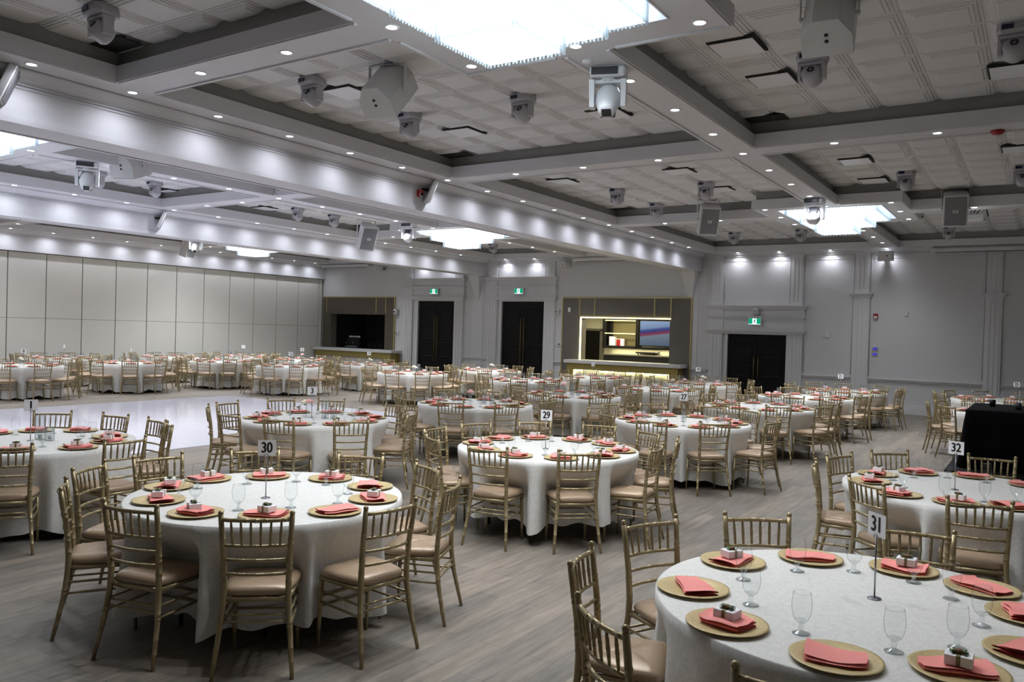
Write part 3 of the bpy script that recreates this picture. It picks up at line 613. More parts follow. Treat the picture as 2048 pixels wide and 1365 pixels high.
for (cx, xs, nm, ks) in ((-3.51, (-7.2, -5.93, -2.3, -1.14, .1), 'nearest bay', (5.1, 10.87, 17.1)), (-12.88, (-15.22, -14.06, -11.7, -10.5), 'middle bay', (5.1, 11.02, 17.0)), (-21.2, (-23.4, -22.2, -20, -18.8), 'far bay', (5.1, 11.02, 17.1))):
    for yb_, bn in zip(ks, ('first', 'second', 'third')):
        LDx = LD if cx == -3.51 else LD2
        xx = xs
        if bn != 'second':
            xx = [x for x in xs if abs(x-cx) > 1.4]
            pan = [(cx-1.13, yb_-1.13), (cx-1.13, yb_), (cx-1.13, yb_+1.13), (cx+1.13, yb_-1.13), (cx+1.13, yb_), (cx+1.13, yb_+1.13), (cx, yb_+1.13), (cx, yb_-1.13)]
            downlights(pan, 'on the panel round %s chandelier, %s' % ('nearer' if bn == 'first' else 'farther', nm), LDx)
        elif cx == -3.51: xx = (-7.15, -5.93, -4.71, -2.31, -1.14)
        downlights([(x, yb_) for x in xx], 'on the %s cross beam of the %s' % (bn, nm), LDx)
downlights([(x, 23.80) for x in (-7.68, -6.48, -5.07, -3.62)], 'against the far wall of the nearest bay', LF)
downlights([(x, 23.80) for x in (-16.0, -14.8)], 'against far wall, over middle double door', LF)
downlights([(x, 23.80) for x in (-19.8, -18.6)], 'against far wall, over left double door', LF)

# ------------------------------------------------------------------ chandeliers
def chandelier(cx, cyy, label, fine):
    r = empty('crystal_chandelier', (cx, cyy, 4.45)); tag(r, label, 'chandelier', 'square crystal chandeliers')
    tray = MB()
    tray.box(-.97, .97, -.97, .97, .2, .23)
    for a, b_, c_, d in ((-.955, -.94, -.955, .955), (.94, .955, -.955, .955), (-.94, .94, -.955, -.94), (-.94, .94, .94, .955)): tray.box(a, b_, c_, d, -.006, .2)
    obj('ceiling_tray', tray, r, m=M['mirror'])
    tiers = [(.83, .17, -.07), (.60, -.05, -.215), (.36, -.19, -.37)]
    core = MB()
    for h, z1, z0 in tiers: core.box(-h+.035, h-.035, -h+.035, h-.035, z0+.012, z1)
    o = obj('light_panel', core, r, m=M['chand']); o['label'] = 'glowing white light panel'
    for h, z1, z0 in tiers:
        mb = MB(); n = int(2*h/(.035 if fine else .06)); 
        for k in range(n):
            t = -h+(k+.5)*2*h/n; rr = .009 if fine else .016
            for px, py in ((t, -h), (t, h), (-h, t), (h, t)):
                zz = z0+rnd.uniform(-.004, .004)
                mb.loft([[(px-rr, py, z1), (px, py-rr, z1), (px+rr, py, z1), (px, py+rr, z1)], [(px-rr, py, zz+.02), (px, py-rr, zz+.02), (px+rr, py, zz+.02), (px, py+rr, zz+.02)], [(px-rr, py, zz), (px, py-rr, zz), (px+rr, py, zz), (px, py+rr, zz)]], False, True)
        m2 = int(2*h/(.075 if fine else .15))
        for i in range(m2):
            for j in range(m2):
                px = -h+(i+.5)*2*h/m2; py = -h+(j+.5)*2*h/m2
                if max(abs(px), abs(py)) < h-.29 and h > .4: continue
                rr = .012 if fine else .02
                mb.loft([[(px-rr, py, z0+.011), (px, py-rr, z0+.011), (px+rr, py, z0+.011), (px, py+rr, z0+.011)], [(px-rr*.6, py, z0-.004), (px, py-rr*.6, z0-.004), (px+rr*.6, py, z0-.004), (px, py+rr*.6, z0-.004)]], False, True)
        o = obj('crystal_curtain', mb, r, m=M['crystal']); o['kind'] = 'stuff'
chandelier(-3.51, 5.08, 'big crystal chandelier at the top edge of the photo', True)
chandelier(-3.51, 17.1, 'crystal chandelier in the nearest bay, farther away by the far wall', False)
chandelier(-12.88, 5.1, 'crystal chandelier cut off at the left edge of the photo', False)
chandelier(-12.88, 17.1, 'crystal chandelier in the middle bay beyond the nearest bulkhead', False)
chandelier(-21.2, 17.1, 'most distant crystal chandelier, over the tables by the partition', False)

# ------------------------------------------------------------------ things on the ceiling
def grey_head_parts():
    P = []
    b = MB().loft([[(x*.92, y*.92, 0) for x, y in ((-.11, -.12), (.11, -.12), (.145, -.08), (.145, .08), (.11, .12), (-.11, .12), (-.145, .08), (-.145, -.08))],
                   [(x, y, -.07) for x, y in ((-.11, -.12), (.11, -.12), (.145, -.08), (.145, .08), (.11, .12), (-.11, .12), (-.145, .08), (-.145, -.08))],
                   [(x*.9, y*.9, -.095) for x, y in ((-.11, -.12), (.11, -.12), (.145, -.08), (.145, .08), (.11, .12), (-.11, .12), (-.145, .08), (-.145, -.08))]], True, True)
    P.append(('base', b.mesh('base', M['fix_g'])))
    P.append(('display', MB().box(-.1, -.01, -.127, -.115, -.065, -.025).mesh('display', M['lcd2'])))
    y = MB().box(-.13, -.1, -.05, .05, -.27, -.11).box(.1, .13, -.05, .05, -.27, -.11).box(-.13, .13, -.06, .06, -.13, -.1)
    P.append(('yoke', y.mesh('yoke', M['fix_g'])))
    h = MB().lathe([(.001, -.1), (.07, -.1), (.095, -.07), (.1, 0), (.1, .05), (.07, .085), (.001, .085)], 16)
    h.tf(Matrix.Translation((0, 0, -.22)) @ Matrix.Rotation(math.radians(62), 4, 'X')); P.append(('head', h.mesh('head', M['fix_g'])))
    f = MB()
    for k in range(6):
        a = k*PI/3; f.loft([[(.014*math.cos(a+d)*q, .014*math.sin(a+d)*q, 0) for d, q in ((-.45, 1.0), (.45, 1.0), (.38, 2.7), (-.38, 2.7))], [(.014*math.cos(a+d)*q, .014*math.sin(a+d)*q, .004) for d, q in ((-.45, 1.0), (.45, 1.0), (.38, 2.7), (-.38, 2.7))]], True, True)
    f.tf(Matrix.Translation((0, 0, -.22)) @ Matrix.Rotation(math.radians(62), 4, 'X') @ Matrix.Translation((0, 0, .086))); P.append(('fan_grille', f.mesh('fan_grille', M['black'])))
    return P
M['lcd2'] = mat('dark_blue_window', (26, 26, 62), .2)
GH = grey_head_parts()
def place(parts, name, loc, rz, label, cat, group, sub={}):
    r = empty(name, loc, rz); tag(r, label, cat, group)
    for n, me in parts: obj(n, me, r)
    return r
g = [(-7.32, 4.13, 'at the top left corner of the photo'), (-7.18, 6.57, 'just left of the first ceiling vent'), (-7.16, 8.27, 'below the speaker left of the chandelier'), (-5.37, 8.27, 'left of the big white fixture'),
     (-2.02, 8.41, 'partly behind the big speaker at top right'), (-.3, 8.49, 'cut by the right edge near the top corner'), (-7.12, 14.48, 'left vent past second cross beam'), (-5.33, 14.53, 'just above the tilted grilled speaker'),
     (-7.12, 16.43, 'lower left of tilted grilled speaker'), (-7.15, 21.78, 'left of two by far wall'), (-5.38, 21.77, 'right of two by far wall'), (-2.01, 14.92, 'above right of the far chandelier'),
     (-2.02, 22.43, 'by far wall below grilled speaker'), (-.36, 15.21, 'cut by right edge below red detector'), (-7.3, 19.79, 'half hidden behind tilted speaker')]
for x, y, d in g: place(GH, 'moving_head_light', (x, y, ZT-.02), 0, 'grey moving head spotlight, nearest bay, '+d, 'stage light', 'grey moving head spotlights')
for x, y, d in [(-15.46, 8.74, 'partly behind the white fixture at left'), (-15.4, 9.9, 'right of the white fixture at left'), (-15.35, 13.68, 'left one of a close pair'), (-15.37, 14.91, 'right one of a close pair'), (-15.28, 22.0, 'by middle chandelier and far wall')]:
    place(GH, 'moving_head_light', (x, y, ZT-.02), 0, 'grey moving head spotlight, middle bay, '+d, 'stage light', 'grey moving head spotlights')
def white_head_parts(tilt):
    P = [('base', MB().bbox(-.17, .17, -.12, .12, -.1, 0, .02).mesh('base', M['fix_w'])), ('display', MB().box(-.15, .1, -.128, -.118, -.085, -.015).mesh('display', M['tray']))]
    y = MB()
    y.loft([[(-.17, a, -.15), (.17, a, -.15), (.17, a, -.12), (-.17, a, -.12)] for a in (-.06, .06)], True, True)
    for s in (-1, 1): y.loft([[(s*.175, a, -.12), (s*.125, a, -.12), (s*.125, a*.7, -.37), (s*.17, a*.7, -.37)] for a in (-.085, .085)], True, True)
    y.lathe([(.08, -.13), (.08, -.1)], 14, cap=True); P.append(('yoke', y.mesh('yoke', M['fix_w'])))
    h = MB().lathe([(.001, -.17), (.07, -.17), (.08, -.15), (.115, -.04), (.12, .05), (.1, .13), (.05, .16), (.001, .16)], 18)
    mt = Matrix.Translation((0, 0, -.3)) @ Matrix.Rotation(math.radians(tilt), 4, 'X'); h.tf(mt); P.append(('head', h.mesh('head', M['fix_w'])))
    f = MB().bbox(-.045, .045, -.045, .045, -.178, -.168, .004).tf(mt); P.append(('head_label', f.mesh('head_label', M['black'])))
    f = MB().box(-.07, .07, .09, .12, -.1, .02).tf(mt); P.append(('head_window', f.mesh('head_window', M['tray'])))
    return P
WH = [white_head_parts(-35), white_head_parts(150), white_head_parts(-40)]
for x, y, rz, k, d in [(-3.53, 6.92, .35, 0, 'large and clear below the big chandelier'), (-3.5, 15.05, 0, 1, 'in front of the far chandelier of the nearest bay'), (-12.96, 7.14, 1.0, 2, 'at left in the middle bay'), (-12.86, 14.94, .2, 1, 'just left of the middle bay chandelier'), (-21.2, 15.0, .6, 0, 'most distant, by the farthest chandelier')]:
    place(WH[k], 'moving_head_light', (x, y, ZS), rz, 'white moving head fixture, '+d, 'stage light', 'white moving head fixtures')
hexs = ((-.2, .17), (-.2, -.02), (-.1, -.18), (.1, -.18), (.2, -.02), (.2, .17))
def speaker(x, y, z, rz, tilt, label, hang=.5):
    r = empty('ceiling_speaker', (x, y, z), rz); tag(r, label, 'loudspeaker', 'white loudspeakers on U brackets')
    mt = Matrix.Translation((0, 0, -hang)) @ Matrix.Rotation(math.radians(tilt), 4, 'X')
    b = MB().loft([[(px*.97, py*.97, -.3) for px, py in hexs], [(px, py, -.285) for px, py in hexs], [(px, py, .285) for px, py in hexs], [(px*.97, py*.97, .3) for px, py in hexs]], True, True).tf(mt)
    cab = obj('cabinet', b, r, m=M['spk'])
    obj('grille', MB().bbox(-.175, .175, .17, .182, -.265, .265, .004).tf(mt), r, m=M['grille'])
    obj('badge', MB().bbox(-.045, .045, .182, .19, -.03, .03, .004).tf(mt), r, m=M['spk'])
    obj('badge_mark', MB().box(-.02, .02, .19, .192, -.007, .007).tf(mt), r, m=M['bmetal'])
    j = MB()
    for yy in (-.04, .02): j.lathe([(.001, -.306), (.016, -.306), (.016, -.29)], 12, (0, yy, 0))
    obj('jack_socket', j.tf(mt), r, m=M['black'])
    k = MB().bbox(-.23, .23, -.025, .025, -.012, 0, .003).bbox(-.232, -.222, -.025, .025, -hang-.03, 0, .002).bbox(.222, .232, -.025, .025, -hang-.03, 0, .002)
    for s in (-1, 1): k.add([], []); k.tube([(s*.2, 0, -hang), (s*.24, 0, -hang)], .014, 8)
    obj('bracket', k, r, m=M['spk'])
speaker(-6.05, 6.6, ZT-.03, .15, -45, 'white speaker hung below the ceiling left of the big chandelier', .27)
speaker(-1.56, 7.0, ZT-.01, .12, -34, 'large white speaker seen from below at the top right edge', .2)
speaker(-5.95, 16.4, ZT-.03, PI+.6, -26, 'white speaker with grey grille tilted left of the far chandelier', .40)
speaker(-1.43, 16.85, ZT-.03, PI+.12, -26, 'white speaker with grey grille right of the far chandelier', .38)
speaker(-13.5, 14.14, ZS, PI+1.2, -28, 'white grilled speaker left of the middle bay chandelier', .38)
speaker(-12.75, 7.75, ZT-.03, .5, -72, 'white speaker plate peeking under the nearest bulkhead at left', .3)
speaker(-23.04, 16.0, ZT-.03, PI+1.9, -15, 'small distant tilted speaker in the far bay by the folding partition', .5)
def beam_speaker(x, y, z, rz, label):
    r = empty('wall_speaker', (x, y, z), rz); tag(r, label, 'loudspeaker', 'speakers fixed to the bulkheads')
    mt = Matrix.Rotation(math.radians(22), 4, 'Y')
    obj('cabinet', MB().bbox(.06, .14, -.13, .13, -.2, .2, .01).tf(mt), r, m=M['spk']); obj('grille', MB().bbox(.14, .15, -.11, .11, -.18, .18, .003).tf(mt), r, m=M['grille'])
    obj('bracket', MB().box(-.05, .08, -.03, .03, -.02, .02), r, m=M['bmetal'])
beam_speaker(-8.82, 3.92, 4.30, 1.0, 'flat white speaker on the nearest bulkhead at the left edge')
beam_speaker(-8.82, 10.62, 4.28, 1.0, 'flat white speaker on the nearest bulkhead beside the red alarm')
beam_speaker(-16.92, 10.95, 4.26, 1.0, 'flat white speaker on the second bulkhead')
small('fire_alarm_strobe', 0, 0, .1, .13, .08, M['red'], 'red alarm strobe on the nearest bulkhead', 'fire alarm', 0, redx)
for o in [o for o in COL.objects if o.get('label') == 'red alarm strobe on the nearest bulkhead']: o.location = (-8.86, 10.5, 4.2); o.rotation_euler = (0, 0, PI/2)
r = empty('heat_detector', (-.53, 11.05, ZS)); tag(r, 'red round detector on the second cross beam at far right', 'detector')
obj('base_disc', MB().lathe([(.001, 0), (.075, 0), (.075, -.02), (.05, -.045), (.001, -.05)], 20), r, m=M['red'])
r = empty('smoke_detector', (-3.6, 6.62, ZS)); tag(r, 'small white disc on the central beam behind the big white fixture', 'detector')
obj('base_disc', MB().lathe([(.001, 0), (.05, 0), (.05, -.015), (.001, -.02)], 20), r, m=M['fix_w'])
def farspeaker(x, z, w_, h, label, dark=True):
    r = empty('wall_speaker', (x, YW-.3, z)); tag(r, label, 'loudspeaker', 'speakers on the far wall')
    obj('cabinet', MB().loft([[(-w_/2, .1, -h/2), (w_/2, .1, -h/2), (w_/2, .1, h/2), (-w_/2, .1, h/2)], [(-w_/2*.92, -.2, -h/2*.95), (w_/2*.92, -.2, -h/2*.95), (w_/2*.92, -.2, h/2*.8), (-w_/2*.92, -.2, h/2*.8)]], True, True), r, m=M['spk'])
    obj('bracket', MB().box(-.04, .04, .1, .3, -.03, .03), r, m=M['bmetal']); obj('knob', MB().ball((.06, -.2, -.02), .02), r, m=M['black'])
farspeaker(-3.62, 4.24, .38, .27, 'grey wall speaker lit from behind at the end of the central beam')
farspeaker(-13.55, 4.22, .34, .2, 'white wall speaker above the left corner of the lit bar')
farspeaker(-21.9, 4.22, .3, .18, 'small wall speaker above the right corner of the unlit bar')
pr_ = empty('projector', (-1.3, 18.6, ZT-.3)); tag(pr_, 'white projector with dangling cables right of the far chandelier', 'projector')
obj('projector_body', MB().bbox(-.24, .24, -.17, .17, -.13, 0, .02), pr_, m=M['fix_w']); obj('mount_pole', MB().tube([(0, 0, 0), (0, 0, .28)], .02, 8), pr_, m=M['spk']); obj('cable', MB().tube([(.1, -.1, .0), (.2, -.15, .12), (.28, -.05, .08), (.3, .02, -.04)], .012, 6).tube([(.05, -.12, .02), (.15, -.1, .16), (.05, 0, .2)], .012, 6), pr_, m=M['black'])
V = [(-7.14, 7.11, 'beside the speaker left of the big chandelier'), (-7.04, 9.33, 'alone in the middle of the left coffer'), (-4.77, 9.39, 'partly hidden by the big white fixture'), (-2.59, 7.8, 'upper one of two left of the top right speaker'), (-2.57, 8.97, 'lower one of two left of the top right speaker'), (-.34, 9.79, 'at the right edge under the grey spotlight'),
     (-7.63, 13.21, 'left vent past second cross beam'), (-5.33, 13.23, 'middle one beyond the second cross beam'), (-5.28, 15.16, 'beside the spotlight above the tilted speaker'), (-2.56, 13.63, 'right of the central beam, upper one'), (-2.59, 15.41, 'right of the central beam, lower one'), (-.37, 13.73, 'at the right edge below the red detector'),
     (-16.06, 10.74, 'in the middle bay right of the white fixture'), (-16.08, 13.28, 'in the middle bay beyond its second cross beam'), (-2.6, 20.2, 'by the far wall right of the far chandelier')]
vb = MB().box(-.235, .235, -.235, .235, -.05, -.03).mesh('gap_shade', M['void']); vp = MB().bbox(-.215, .215, -.215, .215, -.068, -.058, .004).box(-.02, .02, -.02, .02, -.058, -.05).mesh('diffuser_plate', M['fix_w'])  # dark sheet above each plate; its colour stands for shade in the gap
for x, y, d in V: place([('gap_shade', vb), ('diffuser_plate', vp)], 'ceiling_vent', (x, y, ZT), 0, 'square ceiling vent plate, '+d, 'air vent', 'square ceiling vent plates')

# ------------------------------------------------------------------ chiavari chairs (front is +Y, back top at y = -.24)
def cxp(z):
    pts = [(0, .212), (.25, .188), (.45, .17), (.65, .176), (.92, .19)]
    for (a, p), (b, q) in zip(pts, pts[1:]):
        if z <= b: return p+(q-p)*(z-a)/(b-a)
    return .19
def cyp(z):
    pts = [(0, -.27), (.25, -.215), (.45, -.19), (.65, -.205), (.92, -.245)]
    for (a, p), (b, q) in zip(pts, pts[1:]):
        if z <= b: return p+(q-p)*(z-a)/(b-a)
    return -.245
def chair_meshes(lod):
    n = (8, 6, 5)[lod]; K = lod < 2; P = {}
    def kn(*a): return a if K else ()
    for s in (-1, 1):
        zs = [0, .12, .25, .4, .5, .65, .8, .893]
        m = MB().tube([(s*cxp(z), cyp(z), z) for z in zs], [.011, .0135, .0155, .0175, .0175, .0165, .015, .0145], n, kn(.1, .18, .3, .33, .58, .66, .69, .82, .85))
        if lod < 2: m.ball((s*cxp(.9), cyp(.9), .905), .0155, n, 5)
        P['rear%d' % s] = m
        P['front%d' % s] = MB().tube([(s*.185, .185, 0), (s*.182, .181, .2), (s*.176, .173, .425)], [.0095, .013, .0155], n, kn(.25, .3, .55, .6))
    fr = MB()
    for s in (-1, 1): fr.tube([(s*.17, -.19, .418), (s*.185, .175, .418)], .0145, n)
    fr.tube([(-.185, .175, .418), (.185, .175, .418)], .0145, n); fr.tube([(-.17, -.19, .418), (.17, -.19, .418)], .0145, n)
    P['seat_frame'] = fr
    # cushion
    N = (32, 24, 16)[lod]
    def outl(k, z):
        L = []
        for j in range(N):
            a = 2*PI*j/N; c, s_ = math.cos(a), math.sin(a); e = .32
            x = abs(c)**e*(1 if c > 0 else -1); y = abs(s_)**e*(1 if s_ > 0 else -1)
            wd = .195+.012*y; ky = .19
            if y < -.5 and abs(x) > .75: wd -= .012
            L.append((x*wd*k, y*ky*k-.003, z+.004*math.sin(3*a+1)*(1-k)))
        return L
    P['cushion'] = MB().loft([outl(.93, .43), outl(1.0, .44), outl(1.02, .455), outl(.985, .472), outl(.9, .484), outl(.7, .492), outl(.35, .496), outl(.02, .497)], True, True, True)
    def rail(z, r, kk, bow=.028):
        pts = []
        for k in range(7):
            t = k/6; x = -cxp(z)+2*cxp(z)*t; pts.append((x, cyp(z)-bow*math.sin(PI*t), z))
        return MB().tube(pts if lod < 2 else [pts[0], pts[2], pts[4], pts[6]], r, n, kk)
    P['top_rail'] = rail(.868, .0115, kn(.1, .36, .5, .64, .9))
    for i, z in enumerate((.722, .642, .562)): P['rail%d' % i] = rail(z, (.0098, .0092, .0092)[i], kn(.2, .5, .8) if i == 0 else kn(.25, .3, .5, .7, .75))
    for i in range(6):
        t = (i+1)/7; xa = -cxp(.722)*.98+2*cxp(.722)*.98*(t); xb = -cxp(.868)+2*cxp(.868)*t; o = -.028*math.sin(PI*t)
        P['sp%d' % i] = MB().tube([(xa, cyp(.722)+o, .722), ((xa+xb)/2, cyp(.795)+o, .795), (xb, cyp(.868)+o, .868)], [.006, .0085, .006], max(5, n-2), kn(.3, .5, .72))
    st = []
    for s in (-1, 1):
        for zr, zf in ((.335, .335), (.27, .27)): st.append(MB().tube([(s*cxp(zr), cyp(zr), zr), (s*.18, .18, zf)], .0075, max(5, n-2), kn(.33, .66)))
    for z in (.30, .24): st.append(MB().tube([(-.18, .18, z), (.18, .18, z)], .0075, max(5, n-2), kn(.33, .66)))
    for z in (.335, .30): st.append(MB().tube([(-cxp(z), cyp(z), z), (cxp(z), cyp(z), z)], .0075, max(5, n-2), kn(.33, .66)))
    P['st'] = st
    return P
def merged(*mbs):
    r = MB()
    for m in mbs:
        o = len(r.v); r.v += m.v; r.f += [tuple(i+o for i in f) for f in m.f]; r.sm += m.sm
    return r
def chair_parts(lod):
    P = chair_meshes(lod); G = M['gold']; out = []
    if lod == 0:
        out = [('cushion', P['cushion'].mesh('cushion', M['cush'])), ('seat_frame', P['seat_frame'].mesh('seat_frame', G))]
        for k in ('rear-1', 'rear1', 'front-1', 'front1'): out.append(('leg', P[k].mesh('leg', G)))
        out.append(('top_rail', P['top_rail'].mesh('top_rail', G)))
        for i in range(3): out.append(('back_rail', P['rail%d' % i].mesh('back_rail', G)))
        for i in range(6): out.append(('spindle', P['sp%d' % i].mesh('spindle', G)))
        for m in P['st']: out.append(('stretcher', m.mesh('stretcher', G)))
    elif lod == 1:
        out = [('cushion', P['cushion'].mesh('cushion', M['cush'])), ('seat_frame', P['seat_frame'].mesh('seat_frame', G))]
        for k in ('rear-1', 'rear1', 'front-1', 'front1'): out.append(('leg', P[k].mesh('leg', G)))
        out.append(('backrest', merged(P['top_rail'], P['rail0'], P['rail1'], P['rail2'], *[P['sp%d' % i] for i in range(6)]).mesh('backrest', G)))
        for m in P['st']: out.append(('stretcher', m.mesh('stretcher', G)))
    else:
        out = [('cushion', P['cushion'].mesh('cushion', M['cush'])), ('backrest', merged(P['top_rail'], P['rail0'], P['rail1'], P['rail2'], *[P['sp%d' % i] for i in range(6)]).mesh('backrest', G)),
               ('frame', merged(P['rear-1'], P['rear1'], P['front-1'], P['front1'], P['seat_frame'], *P['st']).mesh('frame', G))]
    return out
CH = [chair_parts(k) for k in range(3)]
nch = [0]
def chair(lod, cx, cyy, ang, rad, off, label, group):
    a = math.radians(ang); bx, by = cx+rad*math.cos(a), cyy+rad*math.sin(a)       # back top midpoint
    rz = a+PI/2+math.radians(off)
    f = Vector((-math.sin(rz), math.cos(rz)))                                      # facing direction
    x, y = bx+f.x*.245, by+f.y*.245
    if not any(seen(x, y, z, 30) for z in (0.1, .45, .9)): return
    r = empty('chiavari_chair', (x, y, 0), rz); tag(r, label, 'chair', group); nch[0] += 1
    for n, me in CH[lod]: obj(n, me, r)

# ------------------------------------------------------------------ tablecloths and tables
def cloth_mesh(seed, hem=.13, flare=.05, n=180, rows=12, dents=()):
    q = random.Random(seed); ph = [q.uniform(0, 6.28) for _ in range(6)]; k1 = q.choice((11, 12, 13)); R = .914
    mb = MB(); rings = []
    for r_ in (.02, .3, .6, .8): rings.append([(r_*math.cos(2*PI*j/n), r_*math.sin(2*PI*j/n), .762) for j in range(n)])
    rings.append([((R-.012)*math.cos(2*PI*j/n), (R-.012)*math.sin(2*PI*j/n), .762) for j in range(n)])
    rings.append([((R-.003)*math.cos(2*PI*j/n), (R-.003)*math.sin(2*PI*j/n), .759) for j in range(n)])
    for i in range(1, rows+1):
        t = i/rows; L = []
        for j in range(n):
            a = 2*PI*j/n
            wv = math.sin(k1*a+ph[0]+.9*math.sin(2*a+ph[1])+.5*math.sin(3*a+ph[4])); w2 = math.sin((k1+8)*a+ph[2]+math.sin(3*a)); w3 = math.sin(5*a+ph[3])
            sharp = (abs(wv)**.75)*(1 if wv > 0 else -1)
            rr = R+.002+flare*t+t**.8*(.043*sharp+.016*w2+.02*w3)
            zz = .757-(.757-hem)*t + t*t*(.022*w3-.018*wv+.01*w2)
            for da, rf in dents:                       # seats pushed against the cloth press it inwards
                d = abs((math.degrees(a)-da+180) % 360-180)
                k = min(1, max(0, (19-d)/6.5)); k = k*k*(3-2*k)
                lim = rf if zz < .5 else rf+(R-rf)*min(1, (zz-.5)/.2)
                if rr > lim: rr += (lim-rr)*k
            L.append((rr*math.cos(a), rr*math.sin(a), max(zz, .012)))
        rings.append(L)
    mb.loft(rings, True, False, True)
    return mb.mesh('tablecloth', M['cloth'])
HEM = [.12, .15, .10, .05]
tb_top = MB().lathe([(.001, .735), (.87, .735), (.875, .74), (.875, .755), (.87, .758), (.001, .758)], 48).mesh('tabletop', M['wood'])
tb_leg = MB().tube([(-.3, .5, .73), (-.3, .5, 0)], .014, 8).tube([(.3, .5, .73), (.3, .5, 0)], .014, 8).tube([(-.3, .5, .12), (.3, .5, .12)], .01, 8).mesh('leg', M['bmetal'])
tb_leg2 = MB().tube([(-.3, -.5, .73), (-.3, -.5, 0)], .014, 8).tube([(.3, -.5, .73), (.3, -.5, 0)], .014, 8).tube([(-.3, -.5, .12), (.3, -.5, .12)], .01, 8).mesh('leg', M['bmetal'])

# ------------------------------------------------------------------ place settings
def charger_mesh(n): return MB().lathe([(.09, 0), (.1, .002), (.155, .0125), (.165, .0135), (.165, .0165), (.155, .0165), (.112, .0085), (.104, .0055), (.001, .0055)], n).mesh('charger', M['charger'])
CHG = [charger_mesh(48), charger_mesh(24)]
def napkin_mesh(seed, L=.2, W=.12, layers=4, lod=0):
    q = random.Random(seed); sk = q.uniform(-.25, .35); lift = q.uniform(.002, .007); side = q.choice((-1, 1)); g_ = .0068
    path = []; nb = 8 if lod == 0 else 3
    y0, y1 = -W/2, W/2
    for l in range(layers):
        z = .002+l*g_; a, b_ = (y0, y1) if l % 2 == 0 else (y1, y0)
        ins = .003*q.uniform(-1, 1.5)
        for k in range(5): path.append((a+(b_-a)*k/4*(1-0)-(0 if l % 2 else 0), z))
        if l < layers-1:
            e = b_; s_ = 1 if b_ > 0 else -1
            for k in range(1, nb): t = k/nb; path.append((e+s_*(g_*1.0)*math.sin(PI*t)+s_*ins*math.sin(PI*t), z+g_*t))
    nx = 14 if lod == 0 else 6; rings = []
    p1, p2 = q.uniform(0, 6), q.uniform(0, 6)
    for i in range(nx+1):
        u = i/nx; x = -L/2+L*u; ring = []
        endl = (max(0, abs(u-.5)-.28)/.22)**2 * (1 if (u-.5)*side > 0 else .35)
        for (y, z) in path:
            lay = z/(layers*g_)
            zz = z+lay*(lift*endl+.004*math.sin(7*u+p1)+.0035*math.sin(y*45+p2+3*u))+max(0, endl)*.004
            ring.append((x*(1-.1*abs(y)/W)+.35*sk*y+.005*math.sin(14*y+p1), y*(1+.4*(u-.5)*side)+sk*.2*x+.006*math.sin(5*u+p2), zz))
        rings.append(ring)
    mb = MB().loft(rings, False, False, True, closed=False)
    return mb.mesh('napkin', M['napkin'])
NAP = [napkin_mesh(11, .24, .13), napkin_mesh(12, .25, .12), napkin_mesh(13, .22, .14), napkin_mesh(14, .19, .15, 5)]
NAPL = [napkin_mesh(21, .22, .12, 4, 1), napkin_mesh(22, .2, .13, 5, 1)]
bx_body = MB().bbox(-.045, .045, -.036, .036, 0, .036, .0015).mesh('box_body', M['white'])
bx_rib = MB().box(-.007, .007, -.0372, .0372, 0.0, .0372).mesh('ribbon', M['olive'])
def bowmesh():
    mb = MB()
    for s in (-1, 1):
        for a in (.3, -.5):
            d = Vector((s*math.cos(a), math.sin(a), 0)); n = Vector((-d.y, d.x, 0))
            q = [(0, .037), (.012, .05), (.026, .05), (.032, .042), (.02, .038)]
            mb.loft([[tuple(d*t+n*.006*k+Vector((0, 0, z))) for k in (-1, 1)] for t, z in q], closed=False)
    return mb.mesh('bow', M['leaf'])
bx_bow = bowmesh(); bx_fl = MB().ball((0, 0, .045), .014, 10, 6, (1.2, 1, .6)).ball((.016, .006, .043), .008, 8, 5).ball((-.015, -.006, .043), .008, 8, 5).mesh('dried_flower', M['brown'])
bx_far = merged(MB().box(-.045, .045, -.036, .036, 0, .036)).mesh('gift_box', M['white'])
GB = [('box_body', bx_body), ('ribbon', bx_rib), ('bow', bx_bow), ('dried_flower', bx_fl)]
gprof = [(.001, .003), (.034, .0), (.036, .002), (.03, .005), (.012, .012), (.008, .018), (.011, .025), (.0085, .032), (.012, .042), (.026, .056), (.036, .078), (.0395, .103), (.0395, .125), (.036, .15), (.0345, .165)]
M['glass_far'] = glassm('far_goblet_glass', (.9, .92, .93), 1.3, .12, .5)
def goblet(n, prof):
    mb = MB().lathe(prof, n); me = mb.mesh('water_goblet', M['glass'] if n > 20 else M['glass_far']); me.materials.append(M['glass_foot'])
    for i, p in enumerate(me.polygons):
        z = sum(mb.v[k][2] for k in mb.f[i])/len(mb.f[i])
        if z < .05 or z > .163: p.material_index = 1
    return me
GL = [goblet(28, gprof+[(.0335, .1655), (.0332, .163)]), goblet(12, gprof)]
POSN = ['nearest', 'front right', 'right front', 'right back', 'back right', 'farthest', 'back left', 'left back', 'left front', 'front left']
DIG = {}
